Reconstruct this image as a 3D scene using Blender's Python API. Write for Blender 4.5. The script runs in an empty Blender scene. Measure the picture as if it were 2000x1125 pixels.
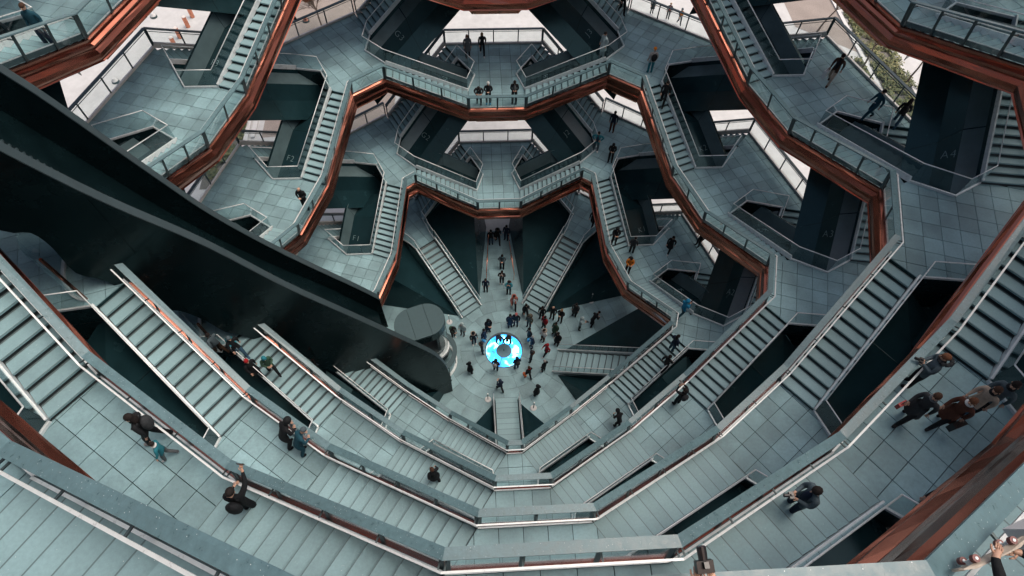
import bpy, bmesh, math, random
from mathutils import Vector, Matrix
rnd = random.Random(7)
sc = bpy.context.scene
COL = sc.collection
R = math.radians

# ------------------------------------------------------------------ camera
CAM = (-1.23057, -17.9952, 38.0302); YAW = -0.0898101; PITCH = 1.02873; ROLL = 0.0420241; FPX = 1195.53
_cy, _sy, _cp, _sp = math.cos(YAW), math.sin(YAW), math.cos(PITCH), math.sin(PITCH)
FWD = Vector((-_sy*_cp, _cy*_cp, -_sp)); _r = Vector((_cy, _sy, 0)); _u = _r.cross(FWD)
RT = math.cos(ROLL)*_r + math.sin(ROLL)*_u; UP = -math.sin(ROLL)*_r + math.cos(ROLL)*_u
cd = bpy.data.cameras.new('camera'); cam = bpy.data.objects.new('camera', cd); COL.objects.link(cam)
cam.matrix_world = Matrix(((RT.x, UP.x, -FWD.x, CAM[0]), (RT.y, UP.y, -FWD.y, CAM[1]), (RT.z, UP.z, -FWD.z, CAM[2]), (0, 0, 0, 1)))
cd.sensor_width = 36; cd.lens = 36*FPX/2000; cd.clip_start = 0.1; cd.clip_end = 4000
sc.camera = cam

# ------------------------------------------------------------------ light
w = bpy.data.worlds.new('World'); sc.world = w; w.use_nodes = True
nt = w.node_tree; bg = nt.nodes['Background']
sky = nt.nodes.new('ShaderNodeTexSky'); sky.sky_type = 'NISHITA'; sky.sun_disc = False
SUN_EL, SUN_ROT = R(68), R(84)
sky.sun_elevation = SUN_EL; sky.sun_rotation = SUN_ROT
sky.air_density = 0.7; sky.dust_density = 9.0; sky.ozone_density = 0.6
nt.links.new(sky.outputs[0], bg.inputs[0]); bg.inputs[1].default_value = 0.15
sd = bpy.data.lights.new('sun', 'SUN'); sd.energy = 0.5; sd.angle = R(40); sd.color = (1, 0.97, 0.93)
sun = bpy.data.objects.new('sun', sd); COL.objects.link(sun)
sdir = Vector((math.sin(SUN_ROT)*math.cos(SUN_EL), math.cos(SUN_ROT)*math.cos(SUN_EL), math.sin(SUN_EL)))
sun.rotation_euler = sdir.to_track_quat('Z', 'Y').to_euler(); sun.location = (0, 0, 80)
sc.view_settings.view_transform = 'Standard'; sc.view_settings.look = 'None'
sc.view_settings.exposure = 0.32; sc.view_settings.gamma = 1.0; sc.view_settings.use_curve_mapping = False
sc.render.engine = 'CYCLES'
sc.cycles.max_bounces = 7; sc.cycles.transparent_max_bounces = 24; sc.cycles.glossy_bounces = 4; sc.cycles.diffuse_bounces = 4
sc.cycles.caustics_reflective = False; sc.cycles.caustics_refractive = False; sc.cycles.use_denoising = True
sc.cycles.sample_clamp_indirect = 4.0

# ------------------------------------------------------------------ materials
def mat(name, col, rough=0.5, metal=0.0, var=0.0, scale=6.0, objvar=0.0, rvar=0.0, bump=0.0, bscale=None, spec=0.5, speck=0.0, emit=None, coat=0.0, detail=6.0, stain=0.0, stint=None):
    m = bpy.data.materials.new(name); m.use_nodes = True
    n = m.node_tree.nodes; l = m.node_tree.links; b = n['Principled BSDF']
    b.inputs['Roughness'].default_value = rough; b.inputs['Metallic'].default_value = metal
    b.inputs['Specular IOR Level'].default_value = spec; b.inputs['Coat Weight'].default_value = coat
    b.inputs['Base Color'].default_value = (*col, 1)
    if emit:
        b.inputs['Emission Color'].default_value = (*emit[:3], 1); b.inputs['Emission Strength'].default_value = emit[3]
    if stint: b.inputs['Specular Tint'].default_value = (*stint, 1)
    src = None
    tc = n.new('ShaderNodeTexCoord')
    if var or objvar or rvar or bump or stain:
        no = n.new('ShaderNodeTexNoise'); no.inputs['Scale'].default_value = scale; no.inputs['Detail'].default_value = detail
        no.inputs['Roughness'].default_value = 0.65
        geo = n.new('ShaderNodeNewGeometry'); l.new(geo.outputs['Position'], no.inputs['Vector'])
    if var or objvar or stain:
        mr = n.new('ShaderNodeMapRange'); mr.inputs[1].default_value = 0.25; mr.inputs[2].default_value = 0.75
        mr.inputs[3].default_value = 1-var; mr.inputs[4].default_value = 1+var
        l.new(no.outputs[0], mr.inputs[0]); fac = mr.outputs[0]
        if objvar:
            oi = n.new('ShaderNodeObjectInfo'); mo = n.new('ShaderNodeMapRange')
            mo.inputs[3].default_value = 1-objvar; mo.inputs[4].default_value = 1+objvar
            l.new(oi.outputs['Random'], mo.inputs[0])
            mu = n.new('ShaderNodeMath'); mu.operation = 'MULTIPLY'; l.new(fac, mu.inputs[0]); l.new(mo.outputs[0], mu.inputs[1]); fac = mu.outputs[0]
        if stain:
            n2 = n.new('ShaderNodeTexNoise'); n2.inputs['Scale'].default_value = 0.55; n2.inputs['Detail'].default_value = 5
            l.new(geo.outputs['Position'], n2.inputs['Vector'])
            m2 = n.new('ShaderNodeMapRange'); m2.inputs[1].default_value = 0.35; m2.inputs[2].default_value = 0.65
            m2.inputs[3].default_value = 1-stain; m2.inputs[4].default_value = 1+stain*0.6
            l.new(n2.outputs[0], m2.inputs[0])
            mu2 = n.new('ShaderNodeMath'); mu2.operation = 'MULTIPLY'; l.new(fac, mu2.inputs[0]); l.new(m2.outputs[0], mu2.inputs[1]); fac = mu2.outputs[0]
        vm = n.new('ShaderNodeVectorMath'); vm.operation = 'SCALE'; vm.inputs[0].default_value = col
        l.new(fac, vm.inputs['Scale']); src = vm.outputs[0]
    if speck:
        vo = n.new('ShaderNodeTexVoronoi'); vo.inputs['Scale'].default_value = 26
        geo2 = n.new('ShaderNodeNewGeometry'); l.new(geo2.outputs['Position'], vo.inputs['Vector'])
        cr = n.new('ShaderNodeMapRange'); cr.inputs[1].default_value = 0.16; cr.inputs[2].default_value = 0.07; cr.inputs[3].default_value = 0; cr.inputs[4].default_value = 1
        l.new(vo.outputs['Distance'], cr.inputs[0])
        ss = n.new('ShaderNodeSeparateColor'); l.new(vo.outputs['Color'], ss.inputs[0])
        gt = n.new('ShaderNodeMath'); gt.operation = 'GREATER_THAN'; gt.inputs[1].default_value = 1-speck; l.new(ss.outputs[0], gt.inputs[0])
        mm = n.new('ShaderNodeMath'); mm.operation = 'MULTIPLY'; l.new(cr.outputs[0], mm.inputs[0]); l.new(gt.outputs[0], mm.inputs[1])
        mx = n.new('ShaderNodeMix'); mx.data_type = 'RGBA'; l.new(mm.outputs[0], mx.inputs['Factor'])
        if src: l.new(src, mx.inputs['A'])
        else: mx.inputs['A'].default_value = (*col, 1)
        mx.inputs['B'].default_value = (0.75, 0.8, 0.8, 1); src = mx.outputs['Result']
    if src: l.new(src, b.inputs['Base Color'])
    if rvar:
        mr = n.new('ShaderNodeMapRange'); mr.inputs[1].default_value = 0.3; mr.inputs[2].default_value = 0.7
        mr.inputs[3].default_value = max(0.03, rough-rvar); mr.inputs[4].default_value = min(1, rough+rvar)
        l.new(no.outputs[0], mr.inputs[0]); l.new(mr.outputs[0], b.inputs['Roughness'])
    if bump:
        nb = n.new('ShaderNodeTexNoise'); nb.inputs['Scale'].default_value = bscale or scale; nb.inputs['Detail'].default_value = 4
        l.new(geo.outputs['Position'], nb.inputs['Vector'])
        bp = n.new('ShaderNodeBump'); bp.inputs['Strength'].default_value = bump; bp.inputs['Distance'].default_value = 0.05
        l.new(nb.outputs[0], bp.inputs['Height']); l.new(bp.outputs[0], b.inputs['Normal'])
    return m

def glassmat(name, tint, ior=1.45, extra=0.0):
    m = bpy.data.materials.new(name); m.use_nodes = True; n = m.node_tree.nodes; l = m.node_tree.links
    n.remove(n['Principled BSDF']); out = n['Material Output']
    t = n.new('ShaderNodeBsdfTransparent'); t.inputs[0].default_value = (*tint, 1)
    g = n.new('ShaderNodeBsdfGlossy'); g.inputs['Roughness'].default_value = 0.03; g.inputs[0].default_value = (0.9, 0.97, 1, 1)
    lw = n.new('ShaderNodeLayerWeight'); lw.inputs[0].default_value = 0.5
    pw = n.new('ShaderNodeMath'); pw.operation = 'POWER'; pw.inputs[1].default_value = 4.5; l.new(lw.outputs['Facing'], pw.inputs[0])
    f = n.new('ShaderNodeMapRange'); f.inputs[3].default_value = 0.045; f.inputs[4].default_value = 0.9; l.new(pw.outputs[0], f.inputs[0])
    mx = n.new('ShaderNodeMixShader'); l.new(f.outputs[0], mx.inputs[0]); l.new(t.outputs[0], mx.inputs[1]); l.new(g.outputs[0], mx.inputs[2])
    l.new(mx.outputs[0], out.inputs[0]); return m

M = {}
M['paving'] = mat('paving_stone', (0.215, 0.350, 0.378), 0.6, var=0.17, scale=12, objvar=0.15, rvar=0.2, bump=0.10, bscale=60, stain=0.28)
M['tread'] = mat('tread_stone', (0.222, 0.355, 0.382), 0.6, var=0.12, scale=18, objvar=0.085, rvar=0.15, bump=0.08, bscale=70, stain=0.10, speck=0.06)
M['black'] = mat('black_painted_steel', (0.007, 0.019, 0.022), 0.26, var=0.3, scale=1.2, rvar=0.06, bump=0.02, bscale=0.9, spec=0.33, stint=(0.5, 0.95, 1.0))
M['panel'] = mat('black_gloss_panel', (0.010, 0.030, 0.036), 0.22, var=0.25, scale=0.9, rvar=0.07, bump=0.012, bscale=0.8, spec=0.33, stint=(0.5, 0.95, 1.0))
M['ridge'] = mat('black_panel_lit_grey', (0.085, 0.135, 0.145), 0.36, var=0.25, scale=1.1, rvar=0.08, bump=0.012, bscale=0.8, spec=0.5)  # black ridge face greyed in its colour to look lit by the sky
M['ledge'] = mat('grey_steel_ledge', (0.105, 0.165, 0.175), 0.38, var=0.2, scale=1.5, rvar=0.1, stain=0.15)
M['joint'] = mat('riser_foot_shade', (0.085, 0.125, 0.132), 0.7)  # shade at the riser foot, painted as a dark strip along the tread back
M['nosing'] = mat('nosing_shade', (0.105, 0.165, 0.175), 0.6)  # dark line painted on the nose so each step edge reads as shaded
M['riser'] = mat('dark_riser_steel', (0.060, 0.082, 0.087), 0.6)
M['copper'] = mat('copper_steel', (0.34, 0.125, 0.085), 0.17, metal=1.0, var=0.06, scale=1.2, rvar=0.04, bump=0.02, bscale=0.6)
M['coppersoft'] = mat('copper_soffit', (0.62, 0.26, 0.17), 0.3, metal=1.0, var=0.15, scale=2.0, rvar=0.08, bump=0.1, bscale=1.2)
M['band'] = mat('wet_steel_handrail', (0.105, 0.185, 0.205), 0.36, var=0.22, scale=9, rvar=0.12, bump=0.06, bscale=30, speck=0.30, stain=0.12)
M['darkrail'] = mat('dark_steel_rail', (0.055, 0.088, 0.096), 0.4, metal=0.3, var=0.15, scale=8)
M['bright'] = mat('brushed_pale_steel', (0.70, 0.74, 0.74), 0.33, metal=0.1, var=0.10, scale=7, rvar=0.1)
M['kerb'] = mat('pale_bronze_kerb', (0.72, 0.65, 0.60), 0.36, metal=0.15, var=0.14, scale=5, rvar=0.1)
M['glass'] = glassmat('clear_glass', (0.945, 0.975, 0.975))
M['post'] = mat('dark_steel_post', (0.05, 0.075, 0.08), 0.4, metal=0.4, var=0.1)
M['plaza'] = mat('pale_plaza_paving', (0.50, 0.505, 0.50), 0.7, var=0.10, scale=1.5, bump=0.02, bscale=20, stain=0.06)
M['gravel'] = mat('buff_gravel', (0.29, 0.25, 0.225), 0.9, var=0.25, scale=9, bump=0.2, bscale=40, stain=0.1)
M['whitestone'] = mat('white_kerb_stone', (0.58, 0.58, 0.57), 0.7, var=0.05)
M['soil'] = mat('dark_planting_soil', (0.14, 0.135, 0.12), 0.95, var=0.35, scale=6)
M['leaf'] = mat('ivy_leaf', (0.085, 0.105, 0.035), 0.6, var=0.4, scale=8)
M['leafy'] = mat('ivy_leaf_pale', (0.20, 0.19, 0.075), 0.6, var=0.4, scale=8)
M['bark'] = mat('grey_bark', (0.16, 0.125, 0.10), 0.85, var=0.3, scale=12)
M['letter'] = mat('pale_stencil_paint', (0.22, 0.32, 0.33), 0.5)
M['roof'] = mat('grey_cabin_roof', (0.048, 0.088, 0.098), 0.5, var=0.12, spec=0.3, scale=4, rvar=0.1)
M['trackedge'] = mat('grey_track_edge', (0.028, 0.047, 0.053), 0.42, var=0.2, scale=3, rvar=0.1)
M['track'] = mat('black_track_steel', (0.003, 0.0085, 0.010), 0.24, var=0.3, scale=1.0, rvar=0.08, spec=0.2, stint=(0.5, 0.95, 1.0))
M['glow'] = mat('glowing_disc', (0.1, 0.5, 0.8), 0.3, emit=(0.003, 0.30, 0.95, 2.6))
M['glowcore'] = mat('white_hot_light', (0.6, 0.9, 1), 0.3, emit=(0.30, 0.85, 1.0, 3.8))
def lampmat():
    m = M['glow']; n = m.node_tree.nodes; l = m.node_tree.links; b = n['Principled BSDF']
    no = n.new('ShaderNodeTexNoise'); no.inputs['Scale'].default_value = 1.9; no.inputs['Detail'].default_value = 3
    g = n.new('ShaderNodeNewGeometry'); l.new(g.outputs['Position'], no.inputs['Vector'])
    cr = n.new('ShaderNodeValToRGB'); cr.color_ramp.elements[0].position = .36; cr.color_ramp.elements[0].color = (0.0, 0.10, 0.60, 1); cr.color_ramp.elements[1].position = .66; cr.color_ramp.elements[1].color = (0.55, 1.0, 1.0, 1)
    e = cr.color_ramp.elements.new(.50); e.color = (0.0, 0.42, 0.95, 1)
    l.new(no.outputs[0], cr.inputs[0]); l.new(cr.outputs[0], b.inputs['Emission Color'])
lampmat()
M['disc'] = mat('dark_disc_centre', (0.10, 0.20, 0.25), 0.35, var=0.1)

# ------------------------------------------------------------------ helpers
def mesh_obj(name, verts, faces, material, parent=None, smooth=False):
    me = bpy.data.meshes.new(name)
    o = bpy.data.objects.new(name, me); COL.objects.link(o)
    if parent is not None:
        o.parent = parent; loc = parent['_w'] if '_w' in parent else None
        off = Vector(ORIG[parent.name])
        verts = [Vector(v)-off for v in verts]
    me.from_pydata([tuple(v) for v in verts], [], faces)
    if smooth:
        me.polygons.foreach_set('use_smooth', [True]*len(me.polygons))
    if material: me.materials.append(material)
    me.update(); ORIG[o.name] = ORIG[parent.name] if parent is not None else (0, 0, 0)
    return o
ORIG = {}
def thing(name, loc, label, cat, group=None):
    o = bpy.data.objects.new(name, None); COL.objects.link(o); o.location = loc; o.empty_display_size = 0.2
    o['label'] = label; o['category'] = cat
    if group: o['group'] = group
    ORIG[o.name] = tuple(loc); return o
def tag(o, label, cat, group=None):
    o['label'] = label; o['category'] = cat
    if group: o['group'] = group
    return o
def struct(o): o['kind'] = 'structure'; return o

def fixn(me):
    bm = bmesh.new(); bm.from_mesh(me); bmesh.ops.recalc_face_normals(bm, faces=bm.faces); bm.to_mesh(me); bm.free()

class MB:                                            # collects simple solids into one mesh
    def __init__(s): s.v = []; s.f = []
    def hexa(s, q):                                   # 8 points: 4 bottom ring, 4 top ring
        b = len(s.v); s.v += [Vector(p) for p in q]
        s.f += [tuple(b+i for i in t) for t in ((3, 2, 1, 0), (4, 5, 6, 7), (0, 1, 5, 4), (1, 2, 6, 5), (2, 3, 7, 6), (3, 0, 4, 7))]
    def prism(s, pts0, pts1, caps=True):              # loft between two equal rings
        b = len(s.v); n = len(pts0); s.v += [Vector(p) for p in pts0]+[Vector(p) for p in pts1]
        for i in range(n):
            j = (i+1) % n; s.f.append((b+i, b+j, b+n+j, b+n+i))
        if caps: s.f.append(tuple(b+i for i in reversed(range(n)))); s.f.append(tuple(b+n+i for i in range(n)))
    def bar(s, A, B, wd, ht, up=Vector((0, 0, 1))):    # box along A-B, width wd (horizontal), height ht
        A = Vector(A); B = Vector(B); d = (B-A).normalized(); side = d.cross(up)
        if side.length < 1e-4: side = d.cross(Vector((1, 0, 0)))
        side = side.normalized()*wd/2; u = side.cross(d).normalized()*ht/2
        ring = lambda P: [P-side-u, P+side-u, P+side+u, P-side+u]
        s.prism(ring(A), ring(B))
    def tube(s, A, B, r0, r1=None, n=6):
        r1 = r0 if r1 is None else r1; A = Vector(A); B = Vector(B); d = (B-A).normalized()
        x = d.orthogonal().normalized(); y = d.cross(x)
        rg = lambda P, r: [P+x*r*math.cos(2*math.pi*i/n)+y*r*math.sin(2*math.pi*i/n) for i in range(n)]
        s.prism(rg(A, r0), rg(B, r1))
    def build(s, name, material, parent=None, smooth=False):
        o = mesh_obj(name, s.v, s.f, material, parent, smooth); fixn(o.data); return o

def lerp(a, b, t): return a+(b-a)*t
def inview(P, mg=0.0):
    d = Vector(P)-Vector(CAM); z = d.dot(FWD)
    if z < 0.3: return False
    x = 1000+FPX*d.dot(RT)/z; y = 562.5-FPX*d.dot(UP)/z
    return -mg < x < 2000+mg and -mg < y < 1125+mg
def clip_poly(poly, x0, x1, y0, y1):                  # (non-convex) polygon clipped to a rectangle
    def cut(P, f, inter):
        out = []
        for i in range(len(P)):
            a, b = P[i-1], P[i]; fa, fb = f(a), f(b)
            if fb >= 0:
                if fa < 0: out.append(inter(a, b, fa, fb))
                out.append(b)
            elif fa >= 0: out.append(inter(a, b, fa, fb))
        return out
    it = lambda a, b, fa, fb: (a[0]+(b[0]-a[0])*fa/(fa-fb), a[1]+(b[1]-a[1])*fa/(fa-fb))
    for f in (lambda p: p[0]-x0, lambda p: x1-p[0], lambda p: p[1]-y0, lambda p: y1-p[1]):
        if not poly: return []
        poly = cut(poly, f, it)
    out = []
    for p in poly:
        if not out or math.hypot(p[0]-out[-1][0], p[1]-out[-1][1]) > 1e-3: out.append(p)
    if len(out) > 1 and math.hypot(out[0][0]-out[-1][0], out[0][1]-out[-1][1]) < 1e-3: out.pop()
    return out
def area(P): return 0.5*sum(P[i-1][0]*P[i][1]-P[i][0]*P[i-1][1] for i in range(len(P)))

# ------------------------------------------------------------------ the stair tower: geometry rules
H = 2.87; UO = -0.15
COLS = 'ABCDEFGHJK'
ANG = {c: R(-90-36*(i-2)) for i, c in enumerate(COLS)}
LOW = 'BDFHK'
RINGS = {n: v for n, v in enumerate([[7.561, 1.414, 9.509, 0.388], [10.837, 1.744, 12.53, 1.092], [13.559, 1.808, 14.832, 1.622], [15.647, 2.467, 16.589, 2.126], [17.04, 2.75, 17.75, 2.65]], 1)}
E1 = [0.4, 0.65, 1.0, 1.15, 1.3]; E2 = [1.2, 1.5, 1.85, 2.0, 2.1]
NR = 5
def zof(c, n): return 2*n*H if c in LOW else (2*n+1+UO)*H
def P3(c, r, t, z):
    a = ANG[c]; return Vector((r*math.cos(a)-t*math.sin(a), r*math.sin(a)+t*math.cos(a), z))
def prof(c, n):                                       # half outline (r, t>0) of a landing: inner edge, stair, hole, outer stair, outer corner
    if n == 0: return [(8.87, 0.75), (9.6, 0.85), (10.1, 0.98), (10.75, 1.08), (12.95, 1.78)]
    rL, wL, rU, wU = RINGS[n]
    if c in LOW: return [(rL, wL), (rL+1.5, wL+0.08), (rL+3.05, wL-0.42), (rL+4.65, wL+E1[n-1]), (rL+6.1, wL+E2[n-1])]
    return [(rU, wU), (rU+1.05, wU+0.72), (rU+2.75, wU+0.4), (rU+3.8, wU+1.4), (rU+6.2, wU+1.8)]
def pt(c, n, k, s, dz=0):                             # k-th outline point on side s (+1 counter-clockwise)
    r, t = prof(c, n)[k]; return P3(c, r, s*t, zof(c, n)+dz)
ORDER = [(c, s) for c in COLS for s in (1, -1)]        # clockwise round a ring
RINGV = {n: [pt(c, n, 0, s) for c, s in ORDER] for n in range(1, NR+1)}
def mitre(n, k):
    V = RINGV[n]; N = len(V); k %= N
    d1 = (V[k]-V[k-1]); d2 = (V[(k+1) % N]-V[k]); d1.z = d2.z = 0; d1.normalize(); d2.normalize()
    n1 = Vector((d1.y, -d1.x, 0)); n2 = Vector((d2.y, -d2.x, 0))
    return (n1+n2)/(1+n1.dot(n2))
PLACE = dict(A='right', B='near right', C='near centre', D='near left', E='left, behind the elevator beam', F='far left', G='far centre-left', H='far centre', J='far centre-right', K='far right')
RNAME = {0: 'ground', 1: 'lowest', 2: 'second', 3: 'third', 4: 'fourth', 5: 'fifth'}

# ------------------------------------------------------------------ balustrades
def ring_balustrade(th, n, k, detail=True):
    """balustrade and copper fascia on ring edge k -> k+1, with mitred corners"""
    V = RINGV[n]; N = len(V); A, B = V[k], V[(k+1) % N]; ma, mb = mitre(n, k), mitre(n, k+1)
    at = lambda f, m, z: lerp(A+ma*m, B+mb*m, f)+Vector((0, 0, z))
    def strip(m0, m1, z0, z1, name, material):
        b = MB(); b.prism([at(0, m0, z0), at(0, m1, z0), at(0, m1, z1), at(0, m0, z1)], [at(1, m0, z0), at(1, m1, z0), at(1, m1, z1), at(1, m0, z1)])
        return b.build(name, material, th)
    strip(0.06, 0.28, 1.05, 1.10, 'handrail', M['band'])
    strip(-0.13, -0.085, 0.86, 0.90, 'grab_rail', M['bright'])
    up = 0.25 if abs(A.z-B.z) > 0.1 else 0.08
    strip(-0.06, 0.0, up-0.2, up-0.02, 'kerb', M['darkrail'])
    strip(-0.062, -0.015, up-0.018, up+0.012, 'kerb_rail', M['bright'])
    L = (B-A).length; npn = max(1, round(L/1.55))
    nrm = (ma+mb).normalized()
    for i in range(npn+1):
        f = min(max(i/npn, 0.012), 0.988); b = MB(); b.bar(at(f, 0.0, 0.0), at(f, 0.17, 1.05), 0.035, 0.10, (B-A).normalized())
        b.bar(at(f, 0.09, 0.84), at(f, -0.11, 0.87), 0.03, 0.03)
        b.build('post', M['post'], th)
    for i in range(npn):
        f0, f1 = i/npn+0.03/L, (i+1)/npn-0.03/L; b = MB()
        b.hexa([at(f0, 0.02, 0.08), at(f1, 0.02, 0.08), at(f1, 0.034, 0.08), at(f0, 0.034, 0.08), at(f0, 0.155, 1.04), at(f1, 0.155, 1.04), at(f1, 0.169, 1.04), at(f0, 0.169, 1.04)])
        b.build('glass_pane', M['glass'], th)
    # folded copper fascia: panels, each a few long creases
    rr = random.Random(40+n); rows = [(0.0, 0.02), (0.10, -0.02)]; zc = -0.02; SL = 0.10 if n < 5 else 0.13
    while zc > (-0.82 if n < 5 else -1.05):
        zc -= rr.choice((0.05, 0.08, 0.12, 0.17) if n < 5 else (0.12, 0.2, 0.3)); rows.append((rr.choice((0.02, 0.05, 0.08, 0.11))-SL*zc, zc))
    rows += [(0.06-SL*zc, zc-0.05), (-0.25, zc-0.13)]
    nseg = max(1, round(L/1.5)); r = random.Random(n*100+k)
    grid = []
    for i in range(nseg*2+1):
        f = i/(nseg*2); end = i in (0, nseg*2)
        grid.append([at(f, m+(0 if end or j in (0, len(rows)-1) else r.uniform(-0.006, 0.006)), z+(0 if end or j in (0, len(rows)-1) else r.uniform(-0.006, 0.006))) for j, (m, z) in enumerate(rows)])
    for sgm in range(nseg):
        b = MB(); g = grid[2*sgm:2*sgm+3]; nr = len(rows); b.v = [p for row in g for p in row]
        for i in range(2):
            for j in range(nr-1): b.f.append((i*nr+j, i*nr+j+1, (i+1)*nr+j+1, (i+1)*nr+j))
        mesh_obj('copper_panel', b.v, b.f, M['copper'], th)

def rail(th, A, B, style, flip=1):
    """straight balustrade from A to B (floor points)"""
    A = Vector(A); B = Vector(B); L = (B-A).length; Z = Vector((0, 0, 1)); d = (B-A)/L
    if L < 0.25: return
    if style == 'light':
        up = 0.13 if abs(A.z-B.z) > 0.1 else 0.05
        b = MB(); b.bar(A+Z*up, B+Z*up, 0.065, 0.10+2*(up-0.05)); b.build('kerb_rail', M['bright'], th)
        b = MB(); b.tube(A+Z*1.05, B+Z*1.05, 0.022); b.build('handrail', M['bright'], th, True)
        npn = max(1, round(L/2.6)); p0, p1 = 2*up+.01, 1.03
    else:
        up = 0.14 if abs(A.z-B.z) > 0.1 else 0.06
        b = MB(); b.bar(A+Z*up, B+Z*up, 0.11, 2*up); b.build('kerb_rail', M['kerb'], th)
        b = MB(); b.bar(A+Z*1.10, B+Z*1.10, 0.17, 0.05); b.build('handrail', M['darkrail'], th)
        b = MB(); b.tube(A+Z*0.93, B+Z*0.93, 0.018); b.build('grab_rail', M['darkrail'], th)
        npn = max(1, round(L/1.7)); p0, p1 = 2*up+.01, 1.08
        for i in range(npn+1):
            f = min(max(i/npn, 0.006), 0.994); b = MB(); q = lerp(A, B, f); b.bar(q+Z*0.1, q+Z*1.08, 0.04, 0.07, d); b.build('post', M['post'], th)
    sd = d.cross(Z).normalized()*0.006
    for i in range(npn):
        a = lerp(A, B, i/npn)+d*0.012; c = lerp(A, B, (i+1)/npn)-d*0.012; b = MB()
        b.hexa([a-sd+Z*p0, c-sd+Z*p0, c+sd+Z*p0, a+sd+Z*p0, a-sd+Z*p1, c-sd+Z*p1, c+sd+Z*p1, a+sd+Z*p1]); b.build('glass_pane', M['glass'], th)

# ------------------------------------------------------------------ landings
def pave(th, c, poly, z, size, ang=0.0, off=(0, 0)):
    """individual paving slabs over polygon poly (local r,t of column c)"""
    xs = [p[0] for p in poly]; ys = [p[1] for p in poly]; g = 0.010; rest = MB()
    i0, i1 = math.floor((min(xs)-off[0])/size), math.ceil((max(xs)-off[0])/size); j0, j1 = math.floor((min(ys)-off[1])/size), math.ceil((max(ys)-off[1])/size)
    for i in range(i0, i1):
        for j in range(j0, j1):
            x0, y0 = off[0]+i*size, off[1]+j*size
            q = clip_poly(poly, x0+g, x0+size-g, y0+g, y0+size-g)
            if len(q) < 3 or abs(area(q)) < 0.006: continue
            dz = rnd.uniform(-0.0015, 0.0015)
            top = [P3(c, x, y, z+dz) for x, y in q]; bot = [P3(c, x, y, z-0.04) for x, y in q]
            ctr = sum(top, Vector())/len(top)
            if inview(ctr, 40):
                b = MB(); b.prism(bot, top); b.build('paving_slab', M['paving'], th)
            else: rest.prism(bot, top)
    if rest.v: rest.build('outlying_paving', M['paving'], th)['kind'] = 'stuff'

def landing(c, n):
    z = zof(c, n); pr = prof(c, n); low = c in LOW
    half = list(pr)
    if n == 0: poly = half+[(r, -t) for r, t in reversed(half)]
    elif low: poly = half+[(r, -t) for r, t in reversed(half)]
    else: poly = half+[(r, -t) for r, t in reversed(half)]
    centre = P3(c, (pr[0][0]+pr[4][0])/2, 0, z)
    letter = c+str(n if low else n+1)
    lab = 'grey paved landing on the %s ring, %s' % (RNAME[n], PLACE[c]) if n else 'small grey landing above the ground flight, %s' % PLACE[c]
    if n and letter in SHOWN: lab += ', by black panel %s' % letter
    th = thing('stair_landing', centre, lab, 'landing', 'landings of the stair tower')
    b = MB(); b.prism([P3(c, r, t, z-0.95) for r, t in poly], [P3(c, r, t, z-0.041) for r, t in poly]); b.build('deck', M['black'], th)
    mesh_obj('soffit', [P3(c, r, t, z-0.956) for r, t in poly], [tuple(range(len(poly)))], M['coppersoft'], th)
    pave(th, c, poly, z, 0.70, off=(pr[0][0]+0.0, -0.35))
    # rails round the stair wells and outside
    for s in (1, -1):
        g = lambda k: pt(c, n, k, s)
        if n:
            rail(th, g(1), g(2), 'light'); rail(th, g(2), g(3), 'light')
            zz = Vector((0, 0, 1)); b = MB(); r_ = P3(c, 1, 0, 0)*0.02; i_ = P3(c, 0, -s, 0)*0.03
            for A_, B_ in ((g(1), g(2)), (g(2), g(3))):
                ring = [A_+i_, B_+i_, B_+2*i_, A_+2*i_]; b.prism([v-zz*2.0 for v in ring], [v-zz*0.05 for v in ring])
            b.build('well_skirt', M['black'], th)
        else:
            rail(th, g(0), g(1), 'light'); rail(th, g(1), g(2), 'light'); rail(th, g(2), g(3), 'light')
    rail(th, pt(c, n, 4, 1), pt(c, n, 4, -1), 'outer')
    if n:
        k = ORDER.index((c, 1)); ring_balustrade(th, n, k)
        wq = pr[0][1]*0.75; r0 = pr[0][0]+0.45              # recessed copper apron under the inner edge
        b = MB(); b.prism([P3(c, r0, -wq, z-1.5), P3(c, r0, wq, z-1.5), P3(c, r0+0.5, wq, z-1.45), P3(c, r0+0.5, -wq, z-1.45)], [P3(c, r0, -wq*1.3, z-0.96), P3(c, r0, wq*1.3, z-0.96), P3(c, r0+0.5, wq*1.3, z-0.96), P3(c, r0+0.5, -wq*1.3, z-0.96)])
        b.build('copper_apron', M['coppersoft'], th)
    return th

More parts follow.
